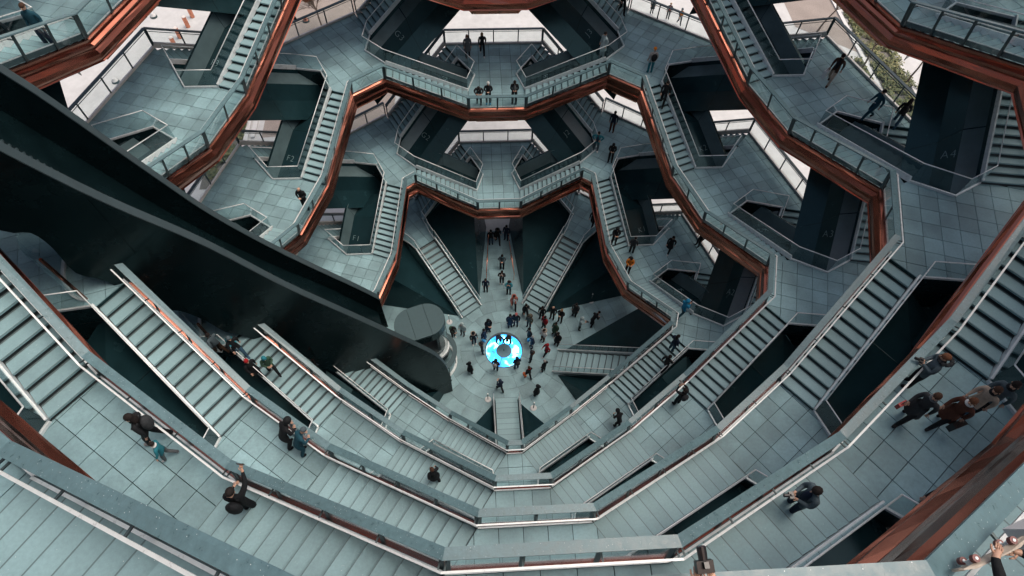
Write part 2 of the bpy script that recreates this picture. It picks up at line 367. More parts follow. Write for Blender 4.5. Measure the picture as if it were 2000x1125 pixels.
# ------------------------------------------------------------------ flights
def treads(th, a0, b0, a1, b1, z0, z1, nris, inset=0.05):
    """stone treads between the lower line a0-b0 and the upper line a1-b1"""
    n = nris; dz = (z1-z0)/n; rest = MB()
    flat = lambda v: Vector((v.x, v.y, 0))
    a0, b0, a1, b1 = map(flat, (a0, b0, a1, b1)); w0 = (b0-a0).length; w1 = (b1-a1).length
    a0, b0 = lerp(a0, b0, inset/w0), lerp(b0, a0, inset/w0); a1, b1 = lerp(a1, b1, inset/w1), lerp(b1, a1, inset/w1)
    run = ((a1+b1)/2-(a0+b0)/2).length; nose = 0.025/run
    for k in range(1, n):
        f0, f1 = (k-1)/(n-1)-nose, k/(n-1)-0.004/run; z = z0+k*dz
        q = [lerp(a0, a1, f0), lerp(b0, b1, f0), lerp(b0, b1, f1), lerp(a0, a1, f1)]
        bt = [p+Vector((0, 0, z-0.055)) for p in q]; tp = [p+Vector((0, 0, z)) for p in q]
        if inview((tp[0]+tp[2])/2, 60):
            st = run/(n-1); zb, zt = Vector((0, 0, z-0.055)), Vector((0, 0, z)); row = lambda f: (lerp(q[0], q[3], f), lerp(q[1], q[2], f))
            b = MB(); cuts = (0, 0.022/st, 1-0.05/st, 1)
            for f in cuts: b.v += [p+zt for p in row(f)]
            for f in cuts: b.v += [p+zb for p in row(f)]
            b.f = [(0, 1, 3, 2), (2, 3, 5, 4), (4, 5, 7, 6), (8, 9, 1, 0), (14, 15, 7, 6), (8, 0, 2, 4, 6, 14, 12, 10), (9, 1, 3, 5, 7, 15, 13, 11), (8, 9, 15, 14)]
            o = mesh_obj('tread', b.v, b.f, M['tread'], th); o.data.materials.append(M['joint']); o.data.materials.append(M['nosing'])
            o.data.polygons[2].material_index = 1; o.data.polygons[0].material_index = 2  # back strip and nose strip carry the painted step shade
        else: rest.hexa(bt+tp)
    if rest.v: rest.build('outlying_treads', M['tread'], th)['kind'] = 'stuff'

def hole_side(c, d):                                   # side of column c that faces neighbour d
    return 1 if (COLS.index(c)-COLS.index(d)) % 10 == 1 else -1

def inner_flight(cl, cu, n):
    sl, su = hole_side(cl, cu), hole_side(cu, cl)
    a0, b0, a1, b1 = pt(cl, n, 0, sl), pt(cl, n, 1, sl), pt(cu, n, 0, su), pt(cu, n, 1, su)
    mid = (a0+b0+a1+b1)/4
    th = thing('stair_flight', mid, 'copper-edged flight on the %s ring, %s landing up to %s' % (RNAME[n], PLACE[cl].replace(', behind the elevator beam', ''), PLACE[cu].replace(', behind the elevator beam', ' behind the elevator')), 'staircase', 'inner stair flights')
    Z = Vector((0, 0, 1))
    treads(th, a0, b0, a1, b1, zof(cl, n), zof(cu, n), 14)
    sec = lambda a, b, t: [a-Z*t, b-Z*t, b-Z*0.95, a-Z*0.95]
    b = MB(); b.prism(sec(a0, b0, 0.09), sec(a1, b1, 0.27)); b.build('stringer', M['riser'], th)
    o = lambda a, b, m: b+(b-a).normalized()*m
    b = MB(); b.prism([o(a0, b0, 0)+Z*0.02, o(a0, b0, 0.03)+Z*0.02, o(a0, b0, 0.03)-Z*1.0, o(a0, b0, 0)-Z*1.0], [o(a1, b1, 0)+Z*0.02, o(a1, b1, 0.03)+Z*0.02, o(a1, b1, 0.03)-Z*1.0, o(a1, b1, 0)-Z*1.0])
    b.build('side_plate', M['black'], th)
    mesh_obj('soffit', [a0-Z*0.956, b0-Z*0.956, b1-Z*0.956, a1-Z*0.956], [(0, 1, 2, 3)], M['coppersoft'], th)
    u = b1-b0; u.z = 0; nn = Vector((-u.y, u.x, 0)).normalized()          # black trough and ridge girder along the outer side
    if nn.dot(Vector((b0.x, b0.y, 0))) < 0: nn = -nn
    tp = [(0.035, -0.62), (2.0, -1.0), (2.30, -0.13), (2.42, -0.13), (2.42, -1.2), (0.035, -1.0)]
    bs, bm_, be = lerp(b0, b1, -0.06), lerp(b0, b1, 0.60), lerp(b0, b1, 1.06)
    low_ = lambda d, z: Z*(z-(1.25 if d > 1.5 else 0.5))
    ends = [([bs+nn*d+Z*z for d, z in tp], [bm_+nn*d+Z*z for d, z in tp]), ([bm_+nn*d+Z*z for d, z in tp], [be+nn*d+low_(d, z) for d, z in tp])]
    b = MB(); b.prism(*ends[0]); b.prism(*ends[1]); b.build('side_girder', M['black'], th)
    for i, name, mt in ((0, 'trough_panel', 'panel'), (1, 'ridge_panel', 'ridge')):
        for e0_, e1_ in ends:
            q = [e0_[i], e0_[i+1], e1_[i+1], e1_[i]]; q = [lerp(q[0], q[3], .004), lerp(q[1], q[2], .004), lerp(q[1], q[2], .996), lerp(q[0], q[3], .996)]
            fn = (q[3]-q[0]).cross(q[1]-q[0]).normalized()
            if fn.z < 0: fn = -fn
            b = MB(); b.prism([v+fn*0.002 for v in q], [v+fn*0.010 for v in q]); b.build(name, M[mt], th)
    text = cl+str(n)
    if text in SHOWN:
        pos = lerp(bs, be, 0.30)+nn*1.55+Z*(-0.912); yd = (be-bs).normalized(); fn = (nn*1.965-Z*0.38).cross(yd).normalized(); fn = fn if fn.z > 0 else -fn; xd = yd.cross(fn).normalized()
        if inview(pos): letters(th, text, pos+fn*0.016, xd, yd, 0.5)
    k = ORDER.index((cl, -1)) if sl == -1 else ORDER.index((cu, -1))
    ring_balustrade(th, n, k)
    rail(th, b0, b1, 'light')
    return th

SHOWN = {'A1', 'A2', 'A3', 'A4', 'F1', 'F2', 'F3', 'K1', 'K2', 'K3', 'G1', 'G2', 'G3', 'J1', 'J2', 'J3', 'H1', 'H2'}
def letters(th, text, pos, xdir, ydir, size):
    cu = bpy.data.curves.new('lettering', 'FONT'); cu.body = text; cu.size = size; cu.align_x = 'CENTER'; cu.align_y = 'CENTER'
    cu.extrude = 0.002; cu.offset = -0.012; cu.space_character = 1.15
    tmp = bpy.data.objects.new('tmp', cu); COL.objects.link(tmp)
    dg = bpy.context.evaluated_depsgraph_get(); me = bpy.data.meshes.new_from_object(tmp.evaluated_get(dg))
    bpy.data.objects.remove(tmp)
    z = xdir.cross(ydir).normalized(); mw = Matrix(((xdir.x, ydir.x, z.x, pos.x), (xdir.y, ydir.y, z.y, pos.y), (xdir.z, ydir.z, z.z, pos.z), (0, 0, 0, 1)))
    me.transform(mw); me.transform(Matrix.Translation(-Vector(ORIG[th.name]))); me.materials.clear(); me.materials.append(M['letter'])
    o = bpy.data.objects.new('lettering', me); COL.objects.link(o); o.parent = th; return o

def outer_flight(cu, cl, n):
    """from the U landing of ring n up to the L landing of ring n+1"""
    su, sl = hole_side(cu, cl), hole_side(cl, cu)
    c0, e0, c1, e1 = pt(cu, n, 3, su), pt(cu, n, 4, su), pt(cl, n+1, 3, sl), pt(cl, n+1, 4, sl)
    e0 = lerp(c0, e0, 0.86)
    Z = Vector((0, 0, 1)); mid = (c0+e0+c1+e1)/4
    th = thing('stair_flight', mid, 'black-sided flight from the %s %s landing up to %s' % (RNAME[n], PLACE[cu].replace(', behind the elevator beam', ''), PLACE[cl].replace(', behind the elevator beam', '')), 'staircase', 'outer stair flights')
    treads(th, c0, e0, c1, e1, zof(cu, n), zof(cl, n+1), 18)
    u = c1-c0; u.z = 0; nn = Vector((-u.y, u.x, 0)).normalized()
    if nn.dot(Vector((c0.x, c0.y, 0))) > 0: nn = -nn
    deep = PROFILE if n else [(0, -0.02), (0.05, -0.25), (0.3, -0.7), (0.5, -1.2), (0.7, -1.6)]
    def sec(c, e): return [c+nn*d+Z*z for d, z in deep]+[e-Z*1.3, e-Z*0.28, c-Z*0.28]
    cx, ex = c0+(c0-c1)*0.25, e0+(e0-e1)*0.25
    b = MB(); b.prism(sec(cx, ex), sec(c1, e1)); b.build('box_girder', M['black'], th)
    b = MB(); b.prism([c0-Z*.09, e0-Z*.09, e0-Z*.3, c0-Z*.3], [c1-Z*.27, e1-Z*.27, e1-Z*.5, c1-Z*.5]); b.build('tread_bed', M['riser'], th)
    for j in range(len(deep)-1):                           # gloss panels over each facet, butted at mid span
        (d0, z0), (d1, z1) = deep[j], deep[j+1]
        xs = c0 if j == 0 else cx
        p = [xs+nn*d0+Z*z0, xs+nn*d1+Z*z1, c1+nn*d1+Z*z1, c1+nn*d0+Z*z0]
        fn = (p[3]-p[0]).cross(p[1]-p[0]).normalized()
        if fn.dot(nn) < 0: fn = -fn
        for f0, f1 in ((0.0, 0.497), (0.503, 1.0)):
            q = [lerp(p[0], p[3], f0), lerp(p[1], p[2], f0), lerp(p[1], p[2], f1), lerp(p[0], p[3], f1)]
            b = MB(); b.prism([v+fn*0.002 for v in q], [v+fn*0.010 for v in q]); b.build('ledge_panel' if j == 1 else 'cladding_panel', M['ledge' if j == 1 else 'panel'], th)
        if j == 2 and n and cl not in 'FB' and not (cl == 'K' and cu == 'J'):
            for f, text in ((0.40, cu+str(n+1)),):
                if text in SHOWN:
                    pos = lerp(lerp(p[0], p[3], f), lerp(p[1], p[2], f), 0.4)+fn*0.013
                    yd = (p[3]-p[0]).normalized(); xd = yd.cross(fn).normalized()
                    if inview(pos): letters(th, text, pos, xd, yd, 0.5)
    rail(th, c0, c1, 'light'); rail(th, e0, e1, 'outer')
    return th
PROFILE = [(0, -0.02), (0.05, -0.28), (0.72, -0.62), (1.2, -1.5), (2.15, -2.25)]

# ------------------------------------------------------------------ ground
def sheet(name, pts, z, material): return struct(mesh_obj(name, [(x, y, z) for x, y in pts], [tuple(range(len(pts)))], material))
sheet('ground', [(-900, -900), (900, -900), (900, 900), (-900, 900)], -0.12, M['plaza'])

# base floor with ring paving
bf = thing('base_floor', (0, 0, 0), '', 'floor'); del bf['label']; del bf['category']; bf['kind'] = 'structure'
mesh_obj('floor_bed', [(10.0*math.cos(a), 10.0*math.sin(a), -0.045) for a in [2*math.pi*i/64 for i in range(64)]], [tuple(range(64))], M['riser'], bf)
radii = [1.27, 2.05, 2.95, 3.85, 4.75, 5.65, 6.55, 7.45, 8.35, 9.2, 10.0]
for i in range(len(radii)-1):
    r0, r1 = radii[i]+0.006, radii[i+1]-0.006; n = max(9, round(2*math.pi*(r0+r1)/2/1.12)); off = rnd.random()
    for k in range(n):
        a0 = 2*math.pi*(k+off)/n+0.006/r0; a1 = 2*math.pi*(k+1+off)/n-0.006/r0
        angs = [lerp(a0, a1, t/3) for t in range(4)]
        if not inview((r0*math.cos(a0), r0*math.sin(a0), 0), 30): continue
        dz = rnd.uniform(-0.002, 0.002)
        ring = [(r1*math.cos(a), r1*math.sin(a)) for a in angs]+[(r0*math.cos(a), r0*math.sin(a)) for a in reversed(angs)]
        b = MB(); b.prism([(x, y, -0.04) for x, y in ring], [(x, y, dz) for x, y in ring]); b.build('floor_paver', M['paving'], bf)

# glowing disc in the floor
gd = thing('floor_light', (0, -0.16, 0), 'glowing blue round floor light with dark centre, ringed by the crowd', 'light')
def annulus(name, r0, r1, a0, a1, z0, z1, material, n=8):
    C0 = Vector((0, -0.16, 0)); angs = [lerp(a0, a1, t/n) for t in range(n+1)]
    ring = [C0+Vector((r1*math.cos(a), r1*math.sin(a), 0)) for a in angs]+[C0+Vector((r0*math.cos(a), r0*math.sin(a), 0)) for a in reversed(angs)]
    b = MB(); b.prism([p+Vector((0, 0, z0)) for p in ring], [p+Vector((0, 0, z1)) for p in ring]); return b.build(name, material, gd)
for k in range(5):
    a0, a1 = R(90+72*k+18)+0.015, R(90+72*k+90)-0.015
    annulus('light_segment', 0.53, 1.22, a0, a1, 0.004, 0.03, M['glow'])
    if k in (3, 4): annulus('lamp_core', 0.62, 0.98+.05*(k % 2), a0+0.30+.1*(k % 2), a1-0.40+.08*(k % 3), 0.0305, 0.034, M['glowcore'])
annulus('rim', 1.225, 1.265, 0, 2*math.pi-0.001, 0.0, 0.04, M['darkrail'], 40)
C0 = Vector((0, -0.16, 0)); b = MB(); rg = [C0+Vector((0.52*math.cos(2*math.pi*i/32), 0.52*math.sin(2*math.pi*i/32), 0)) for i in range(32)]
b.prism(rg, [p+Vector((0, 0, 0.05)) for p in rg]); b.build('centre_cap', M['disc'], gd)
b = MB(); b.bar(C0+Vector((0, -0.05, 0.052)), C0+Vector((0, 0.1, 0.052)), 0.05, 0.01); b.build('slot', M['black'], gd)

# flights rising from the ground to the five small landings, and the black wedge walls beside them
for cu in 'ACGJ':
    foot, top = 3.62, 8.87
    A0, B0, A1, B1 = P3(cu, foot, 0.78, 0), P3(cu, foot, -0.78, 0), P3(cu, top, 0.75, zof(cu, 0)), P3(cu, top, -0.75, zof(cu, 0))
    th = thing('stair_flight', (A0+B0)/2, 'straight flight rising from the ground floor towards the %s, clear of the disc' % PLACE[cu], 'staircase', 'flights from the ground floor')
    treads(th, A0, B0, A1, B1, 0, zof(cu, 0), 14, 0.07); Z = Vector((0, 0, 1))
    b = MB(); b.prism([A0-Z*0.03, B0-Z*0.03, B0-Z*0.05, A0-Z*0.05], [A1-Z*0.12, B1-Z*0.12, B1-Z*0.9, A1-Z*0.9]); b.build('stringer', M['riser'], th)
    for X0, X1 in ((A0, A1), (B0, B1)):
        o_ = (X0-(A0+B0)/2).normalized()*0.05
        rail(th, X0+o_, X1+o_, 'light')
for cu in 'ACEGJ':
    iu = COLS.index(cu)
    for cl in (COLS[iu-1], COLS[(iu+1) % 10]):
        su, sl = hole_side(cu, cl), hole_side(cl, cu)
        F = P3(cu, 3.95, su*0.90, -0.03); T = P3(cu, 8.87, su*0.83, zof(cu, 0)-0.1); U_ = pt(cu, 0, 3, su, -0.15); Ub = P3(cu, 10.75, su*0.9, -0.03)
        O1 = pt(cl, 1, 3, sl, -0.5); G = P3(cl, 10.4, sl*0.86, -0.03); Bk = P3(cl, 13.0, sl*1.9, -0.03)
        th = thing('wedge_wall', F, 'black wedge wall under the %s flight, facing the %s passage' % (PLACE[cu].split(',')[0], PLACE[cl].split(',')[0]), 'wall', 'black wedge walls at the base')
        V = [F, T, U_, O1, G, Ub, Bk]
        mesh_obj('flight_side_panel', [F, T, U_, O1], [(0, 1, 2), (0, 2, 3)], M['panel'], th)
        mesh_obj('passage_panel', [F, O1, G], [(0, 1, 2)], M['panel'], th)
        mesh_obj('back_panel', [O1, G, Bk, U_, Ub], [(0, 1, 2), (0, 2, 4, 3)], M['black'], th)

for n in range(0, 5):
    for c in COLS:
        if n == 0 and c in LOW: continue
        landing(c, n)
    for i, c in enumerate(COLS):
        d = COLS[(i+1) % 10]; cl, cu = (c, d) if c in LOW else (d, c)
        if n: inner_flight(cl, cu, n)
        if n < 4: outer_flight(cu, cl, n)
# fourth outer flights (up to the fifth ring) and the part of the fifth ring under the camera
for cu, cl in (('C', 'B'), ('C', 'D'), ('A', 'B'), ('A', 'K'), ('E', 'D'), ('E', 'F')): outer_flight(cu, cl, 4)
for c in 'BCD': landing(c, 5)
for cl, cu in (('B', 'C'), ('D', 'C'), ('D', 'E'), ('B', 'A')): inner_flight(cl, cu, 5)
landing('A', 5); landing('E', 5)

# the upper rings round and above the photographer, out of the frame: decks, flights and copper edges in one coarse body
up_b, up_c = MB(), MB()
UPR = {5: RINGS[5], 6: (18.1, 3.0, 18.85, 2.9), 7: (19.0, 3.3, 19.7, 3.2), 8: (19.8, 3.6, 20.5, 3.5)}
def uprof(c, n):
    rL, wL, rU, wU = UPR[n]
    r, ww = (rL, wL) if c in LOW else (rU, wU); return r, ww
for n in (5, 6):
    for i, c in enumerate(COLS):
        d = COLS[(i+1) % 10]
        if n == 7 and c not in LOW: continue
        r, ww = uprof(c, n); z = zof(c, n)
        done = (n == 5 and c in 'ABCDE')
        o_ = 0.35
        if not done:
            for bb, za, zb in ((up_b, z-0.95, z), (up_c, z-0.99, z-0.96)):
                bb.prism([P3(c, r, ww, za), P3(c, r, -ww, za), P3(c, r+6.1, -ww-1.6, za), P3(c, r+6.1, ww+1.6, za)], [P3(c, r, ww, zb), P3(c, r, -ww, zb), P3(c, r+6.1, -ww-1.6, zb), P3(c, r+6.1, ww+1.6, zb)])
            up_c.prism([P3(c, r-.06, ww, z-.96), P3(c, r-.06, -ww, z-.96), P3(c, r-.01, -ww, z-.96), P3(c, r-.01, ww, z-.96)], [P3(c, r-.06, ww, z), P3(c, r-.06, -ww, z), P3(c, r-.01, -ww, z), P3(c, r-.01, ww, z)])
        if n < 7 and not (n == 5 and c in 'ABCD'):
            s1, s2 = hole_side(c, d), hole_side(d, c); r2, w2 = uprof(d, n); z2 = zof(d, n)
            A, B, C_, D = P3(c, r, s1*ww, z), P3(c, r+1.5, s1*ww, z), P3(d, r2, s2*w2, z2), P3(d, r2+1.5, s2*w2, z2); Z = Vector((0, 0, 1))
            up_b.prism([A-Z*.1, B-Z*.1, B-Z*.95, A-Z*.95], [C_-Z*.1, D-Z*.1, D-Z*.95, C_-Z*.95])
            up_c.prism([A-Z*.98, B-Z*.98, B-Z*.955, A-Z*.955], [C_-Z*.98, D-Z*.98, D-Z*.955, C_-Z*.955])
        if n < 7 and not (n == 5 and c == 'C'):
            cu, cl = (c, d) if d in LOW else (d, c); su, sl = hole_side(cu, cl), hole_side(cl, cu)
            if n == 5 and (cu, cl) in (('C', 'B'),): continue
            ru, wu = uprof(cu, n); rl, wl = uprof(cl, n+1); Z = Vector((0, 0, 1)); zu, zl_ = zof(cu, n), zof(cl, n+1)
            A, B, C_, D = P3(cu, ru+3.8, su*(wu+1.4), zu), P3(cu, ru+6, su*(wu+1.7), zu), P3(cl, rl+4.6, sl*(wl+1.1), zl_), P3(cl, rl+6, sl*(wl+2), zl_)
            up_b.prism([A-Z*.1, B-Z*.1, B-Z*1.3, A-Z*1.9], [C_-Z*.1, D-Z*.1, D-Z*1.3, C_-Z*1.9])
o_ = struct(up_b.build('upper_tower', M['paving'])); o_ = struct(up_c.build('upper_tower_cladding', M['coppersoft']))

# ------------------------------------------------------------------ inclined lift track, car and pit wall
a = ANG['E']
def PE(r, t, z): return P3('E', r, t, z)
TOPN = [(15.6, 28.3), (14.78, 26.07), (13.62, 23.5), (11.93, 20.4), (10.2, 16.55), (8.06, 12.4), (6.06, 8.46), (4.9, 6.0), (4.42, 4.2), (4.22, 2.2), (4.22, -0.02)]
BOTN = [(18.0, 28.3), (17.2, 25.5), (16.44, 23.43), (15.87, 23.03), (15.75, 22.2), (15.84, 20.8), (15.3, 19.95), (14.85, 18.0), (14.6, 17.43), (14.14, 17.17), (13.63, 16.05), (13.29, 14.8), (12.77, 14.1), (12.1, 12.4), (11.7, 11.6), (11.3, 11.2), (10.95, 10.2), (10.4, 8.4), (8.0, 4.0), (5.6, -0.02)]
TOPF = [(15.6, 27.9), (14.91, 26.04), (14.37, 24.66), (13.11, 20.92), (12.06, 18.05), (10.26, 14.36), (7.77, 9.92), (6.9, 8.25), (6.9, 5.0)]
BOTF = [(18.0, 27.9), (17.2, 25.0), (15.5, 20.5), (13.2, 15.5), (10.6, 9.5), (8.6, 5.0)]
tr = thing('lift_track', PE(10, 0, 12), 'huge curved black lift beam sweeping down from the left to the floor', 'lift track')
def smooth(P, k=4):
    out = []
    for i in range(len(P)-1):
        p0, p1, p2, p3 = P[max(0, i-1)], P[i], P[i+1], P[min(len(P)-1, i+2)]
        for j in range(k):
            t = j/k; out.append(tuple(.5*(2*p1[q]+(p2[q]-p0[q])*t+(2*p0[q]-5*p1[q]+4*p2[q]-p3[q])*t*t+(3*p1[q]-p0[q]-3*p2[q]+p3[q])*t**3) for q in (0, 1)))
    return out+[P[-1]]
TOPN = smooth(TOPN[:-1])+[TOPN[-1]]; BOTN = smooth(BOTN[:-2], 3)+BOTN[-2:]; TOPF = smooth(TOPF[:-1])+[TOPF[-1]]
def slab(name, top, bot, t0, t1, material):
    pg = top+list(reversed(bot)); b = MB(); b.prism([PE(r, t0, z) for r, z in pg], [PE(r, t1, z) for r, z in pg]); return b.build(name, material, tr)
slab('near_wall', TOPN, BOTN, 1.40, 1.68, M['track']); pg_ = TOPN+list(reversed(BOTN))
for r0, r1 in ((3.9, 6.4), (6.4, 8.9), (8.9, 11.4), (11.4, 13.9), (13.9, 18.2)):
    q = clip_poly(pg_, r0+.008, r1-.008, -1, 40); b = MB(); b.prism([PE(r, 1.682, z) for r, z in q], [PE(r, 1.70, z) for r, z in q]); b.build('wall_panel', M['track'], tr)
slab('far_wall', TOPF, BOTF, -1.60, -1.88, M['track'])
for top, t0, t1, z1 in ((TOPN, 1.37, 1.71, 0.035), (TOPF, -1.57, -1.91, 0.035)):
    b = MB()
    for (r0, z0), (r1, zz1) in zip(top[:-2], top[1:-1]):
        d = Vector((r1-r0, zz1-z0)).normalized(); nx, nz = -d.y, d.x
        if nz < 0: nx, nz = -nx, -nz
        q = lambda r, z: [PE(r, t0, z), PE(r, t1, z), PE(r+nx*z1, t1, z+nz*z1), PE(r+nx*z1, t0, z+nz*z1)]
        b.prism(q(r0, z0), q(r1, zz1))
    b.build('top_edge', M['trackedge'], tr)
FLR = smooth([(16.3, 26.6), (15.0, 23.2), (13.3, 18.7), (11.2, 14.4), (9.0, 10.6), (7.2, 7.0)], 3)
b = MB()
for (r0, z0), (r1, z1) in zip(FLR[:-1], FLR[1:]):
    b.prism([PE(r0, -1.59, z0-.3), PE(r0, 1.39, z0-.3), PE(r0, 1.39, z0), PE(r0, -1.59, z0)], [PE(r1, -1.59, z1-.3), PE(r1, 1.39, z1-.3), PE(r1, 1.39, z1), PE(r1, -1.59, z1)])
b.build('track_floor', M['track'], tr)
for t in (-0.1,):
    b = MB()
    for (r0, z0), (r1, z1) in zip(FLR[:-1], FLR[1:]):
        b.prism([PE(r0, t-.10, z0), PE(r0, t+.10, z0), PE(r0, t+.10, z0+.35), PE(r0, t-.10, z0+.35)], [PE(r1, t-.10, z1), PE(r1, t+.10, z1), PE(r1, t+.10, z1+.35), PE(r1, t-.10, z1+.35)])
    b.build('rack_beam', M['track'], tr)
    b = MB()
    for (r0, z0), (r1, z1) in zip(FLR[:-1], FLR[1:]):
        L = math.hypot(r1-r0, z1-z0); n = max(1, int(L/0.2))
        for i in range(n):
            r, z = lerp(r0, r1, i/n), lerp(z0, z1, i/n)+.35; b.bar(PE(r, t-.07, z+.03), PE(r, t+.07, z+.03), .07, .07)
    b.build('rack_teeth', M['trackedge'], tr)['kind'] = 'stuff'

def oval(cr, ct, hl, rad, z, n=14):
    pts = [(cr+hl+rad*math.sin(math.pi*i/n), ct+rad*math.cos(math.pi*i/n)) for i in range(n+1)]+[(cr-hl-rad*math.sin(math.pi*i/n), ct-rad*math.cos(math.pi*i/n)) for i in range(n+1)]
    return [PE(r, t, z) for r, t in pts]
CR, CT, HL, RD, ZR = 5.05, -1.28, 0.42, 1.13, 5.0
car = thing('lift_car', PE(CR, CT, 1.1), 'round-ended glass lift cabin with grey roof at the foot of the beam', 'lift')
def local(o2, z0, z1, inset=0.0): return [oval(CR, CT, HL, RD-inset, z0), oval(CR, CT, HL, RD-inset, z1)]
for r0, r1 in ((-9, -0.52), (-0.50, 0.50), (0.52, 9)):
    base = [(CR+HL+RD*math.sin(math.pi*i/14), CT+RD*math.cos(math.pi*i/14)) for i in range(15)]+[(CR-HL-RD*math.sin(math.pi*i/14), CT-RD*math.cos(math.pi*i/14)) for i in range(15)]
    q = clip_poly(base, CR+r0, CR+r1, -9, 9); b = MB(); b.prism([PE(r, t, ZR-0.12) for r, t in q], [PE(r, t, ZR) for r, t in q]); b.build('roof_panel', M['roof'], car)
b = MB(); b.prism(oval(CR, CT, HL, RD+0.02, ZR-0.75), oval(CR, CT, HL, RD+0.02, ZR-0.13)); b.build('roof_band', M['black'], car)
for s0 in range(0, 28, 4):
    lo, hi = oval(CR, CT, HL, RD, 1.5), oval(CR, CT, HL, RD, ZR-0.75); N = len(lo); b = MB()
    for i in range(s0, min(s0+4, N)):
        j = (i+1) % N; k = len(b.v); b.v += [lo[i], lo[j], hi[j], hi[i]]; b.f.append((k, k+1, k+2, k+3))
    mesh_obj('curved_glass', b.v, b.f, M['glass'], car, True)
for z0, z1, x, mt in ((1.32, 1.5, 0.05, 'bright'), (2.4, 2.44, 0.02, 'bright'), (0.7, 1.32, 0.02, 'black')):
    o_, i_ = (oval(CR, CT, HL, RD+x, z0), oval(CR, CT, HL, RD+x, z1)); b = MB(); b.prism(o_, i_, caps=(mt == 'black' or z0 < 1.4)); b.build('rim' if mt == 'bright' else 'cabin_base', M[mt], car)
b = MB(); b.prism(oval(CR, CT, HL, RD-0.2, 1.51), oval(CR, CT, HL, RD-0.2, 1.55)); b.build('cabin_floor', M['riser'], car)
b = MB(); b.prism([PE(CR-0.9, CT+t, 1.56) for t in (-.7, -.55, .55, .7)], [PE(CR-0.9, CT+t, ZR-.8) for t in (-.7, -.55, .55, .7)], False); b.build('door_frame', M['darkrail'], car)
# pit wall: curved glass screen with a thick dark coping round the landing of the lift
pit = thing('lift_pit_screen', PE(4.2, -0.5, 0), 'curved glass screen with thick grey coping round the lift pit', 'screen')
def arc(r, a0, a1, z, n=14): return [PE(4.75-r*math.cos(lerp(a0, a1, i/n)), -0.75+r*math.sin(lerp(a0, a1, i/n)), z) for i in range(n+1)]
def arcwall(name, r0, r1, z0, z1, material, a0=R(-75), a1=R(95), n=14):
    b = MB(); A, B, C_, D = arc(r0, a0, a1, z0, n), arc(r1, a0, a1, z0, n), arc(r1, a0, a1, z1, n), arc(r0, a0, a1, z1, n)
    for i in range(n): b.prism([A[i], B[i], C_[i], D[i]], [A[i+1], B[i+1], C_[i+1], D[i+1]], caps=i in (0, n-1))
    return b.build(name, material, pit)
arcwall('coping', 1.35, 1.65, 1.55, 1.65, M['roof']); arcwall('base_rim', 1.42, 1.58, 0.0, 0.12, M['bright'])
for k in range(5): arcwall('curved_glass', 1.49, 1.505, 0.13, 1.54, M['glass'], R(-75+34*k)+.02, R(-75+34*k+34)-.02, 4)
for k in range(6):
    p = arc(1.5, R(-75+34*k), R(-75+34*k)+.001, 0.12, 1)[0]; b = MB(); b.tube(p, p+Vector((0, 0, 1.43)), 0.03); b.build('post', M['post'], pit)
# curved lift doors on the landings behind the beam
for n in (1, 2, 3):
    z = zof('E', n); r0 = RINGS[n][2]+1.1
    d = thing('lift_door_screen', PE(r0, 1.3, z), 'curved glass lift door screen on the %s landing behind the beam' % RNAME[n], 'screen', 'lift door screens')
    pts = [PE(r0+0.3-1.0*math.cos(x)*0.0+0.9*math.sin(x)*1.0-0.3, 0.35+1.5*math.cos(x)*1.0+0.2, z) for x in [R(10+16*i) for i in range(11)]]
    for i in range(10):
        A, B = pts[i], pts[i+1]; b = MB(); Zv = Vector((0, 0, 1)); o_ = (B-A).cross(Zv).normalized()*0.01
        b.hexa([A-o_+Zv*.1, B-o_+Zv*.1, B+o_+Zv*.1, A+o_+Zv*.1, A-o_+Zv*2.5, B-o_+Zv*2.5, B+o_+Zv*2.5, A+o_+Zv*2.5]); b.build('glass_pane', M['glass'], d)
        b = MB(); b.bar(A+Zv*.05, B+Zv*.05, .12, .1); b.build('kerb_rail', M['bright'], d)
    b = MB(); b.bar(pts[0]+Zv*.1, pts[0]+Zv*2.55, .08, .08); b.build('jamb', M['copper'], d)

# ------------------------------------------------------------------ the plaza outside
sheet('gravel_area', [(30.6, 34.0), (35.6, 30), (35.9, 70), (30.6, 70)], -0.112, M['gravel'])
sheet('gravel_area', [(-19.5, 20.5), (-8.5, 21.5), (-8.5, 75), (-19.5, 75)], -0.112, M['gravel'])
sheet('planting_bed', [(35.9, 10), (38.3, 10), (39.6, 70), (37.0, 70)], -0.108, M['soil'])
sheet('planting_bed', [(-23.5, 15), (-20.8, 15), (-20.8, 29), (-23.5, 29)], -0.108, M['soil'])
sheet('planting_bed', [(34.2, 20), (35.5, 20), (35.5, 29), (34.2, 29)], -0.108, M['soil'])
for x0, y0, x1, y1 in ((35.75, 10, 36.1, 70), (39.0, 10, 39.5, 70), (-20.75, 15, -20.3, 75), (-20.2, 20.5, -19.5, 75)):
    b = MB(); b.bar((x0, y0, -0.05), (x0, y1, -0.05), 0.35, 0.16); struct(b.build('stone_kerb', M['whitestone']))
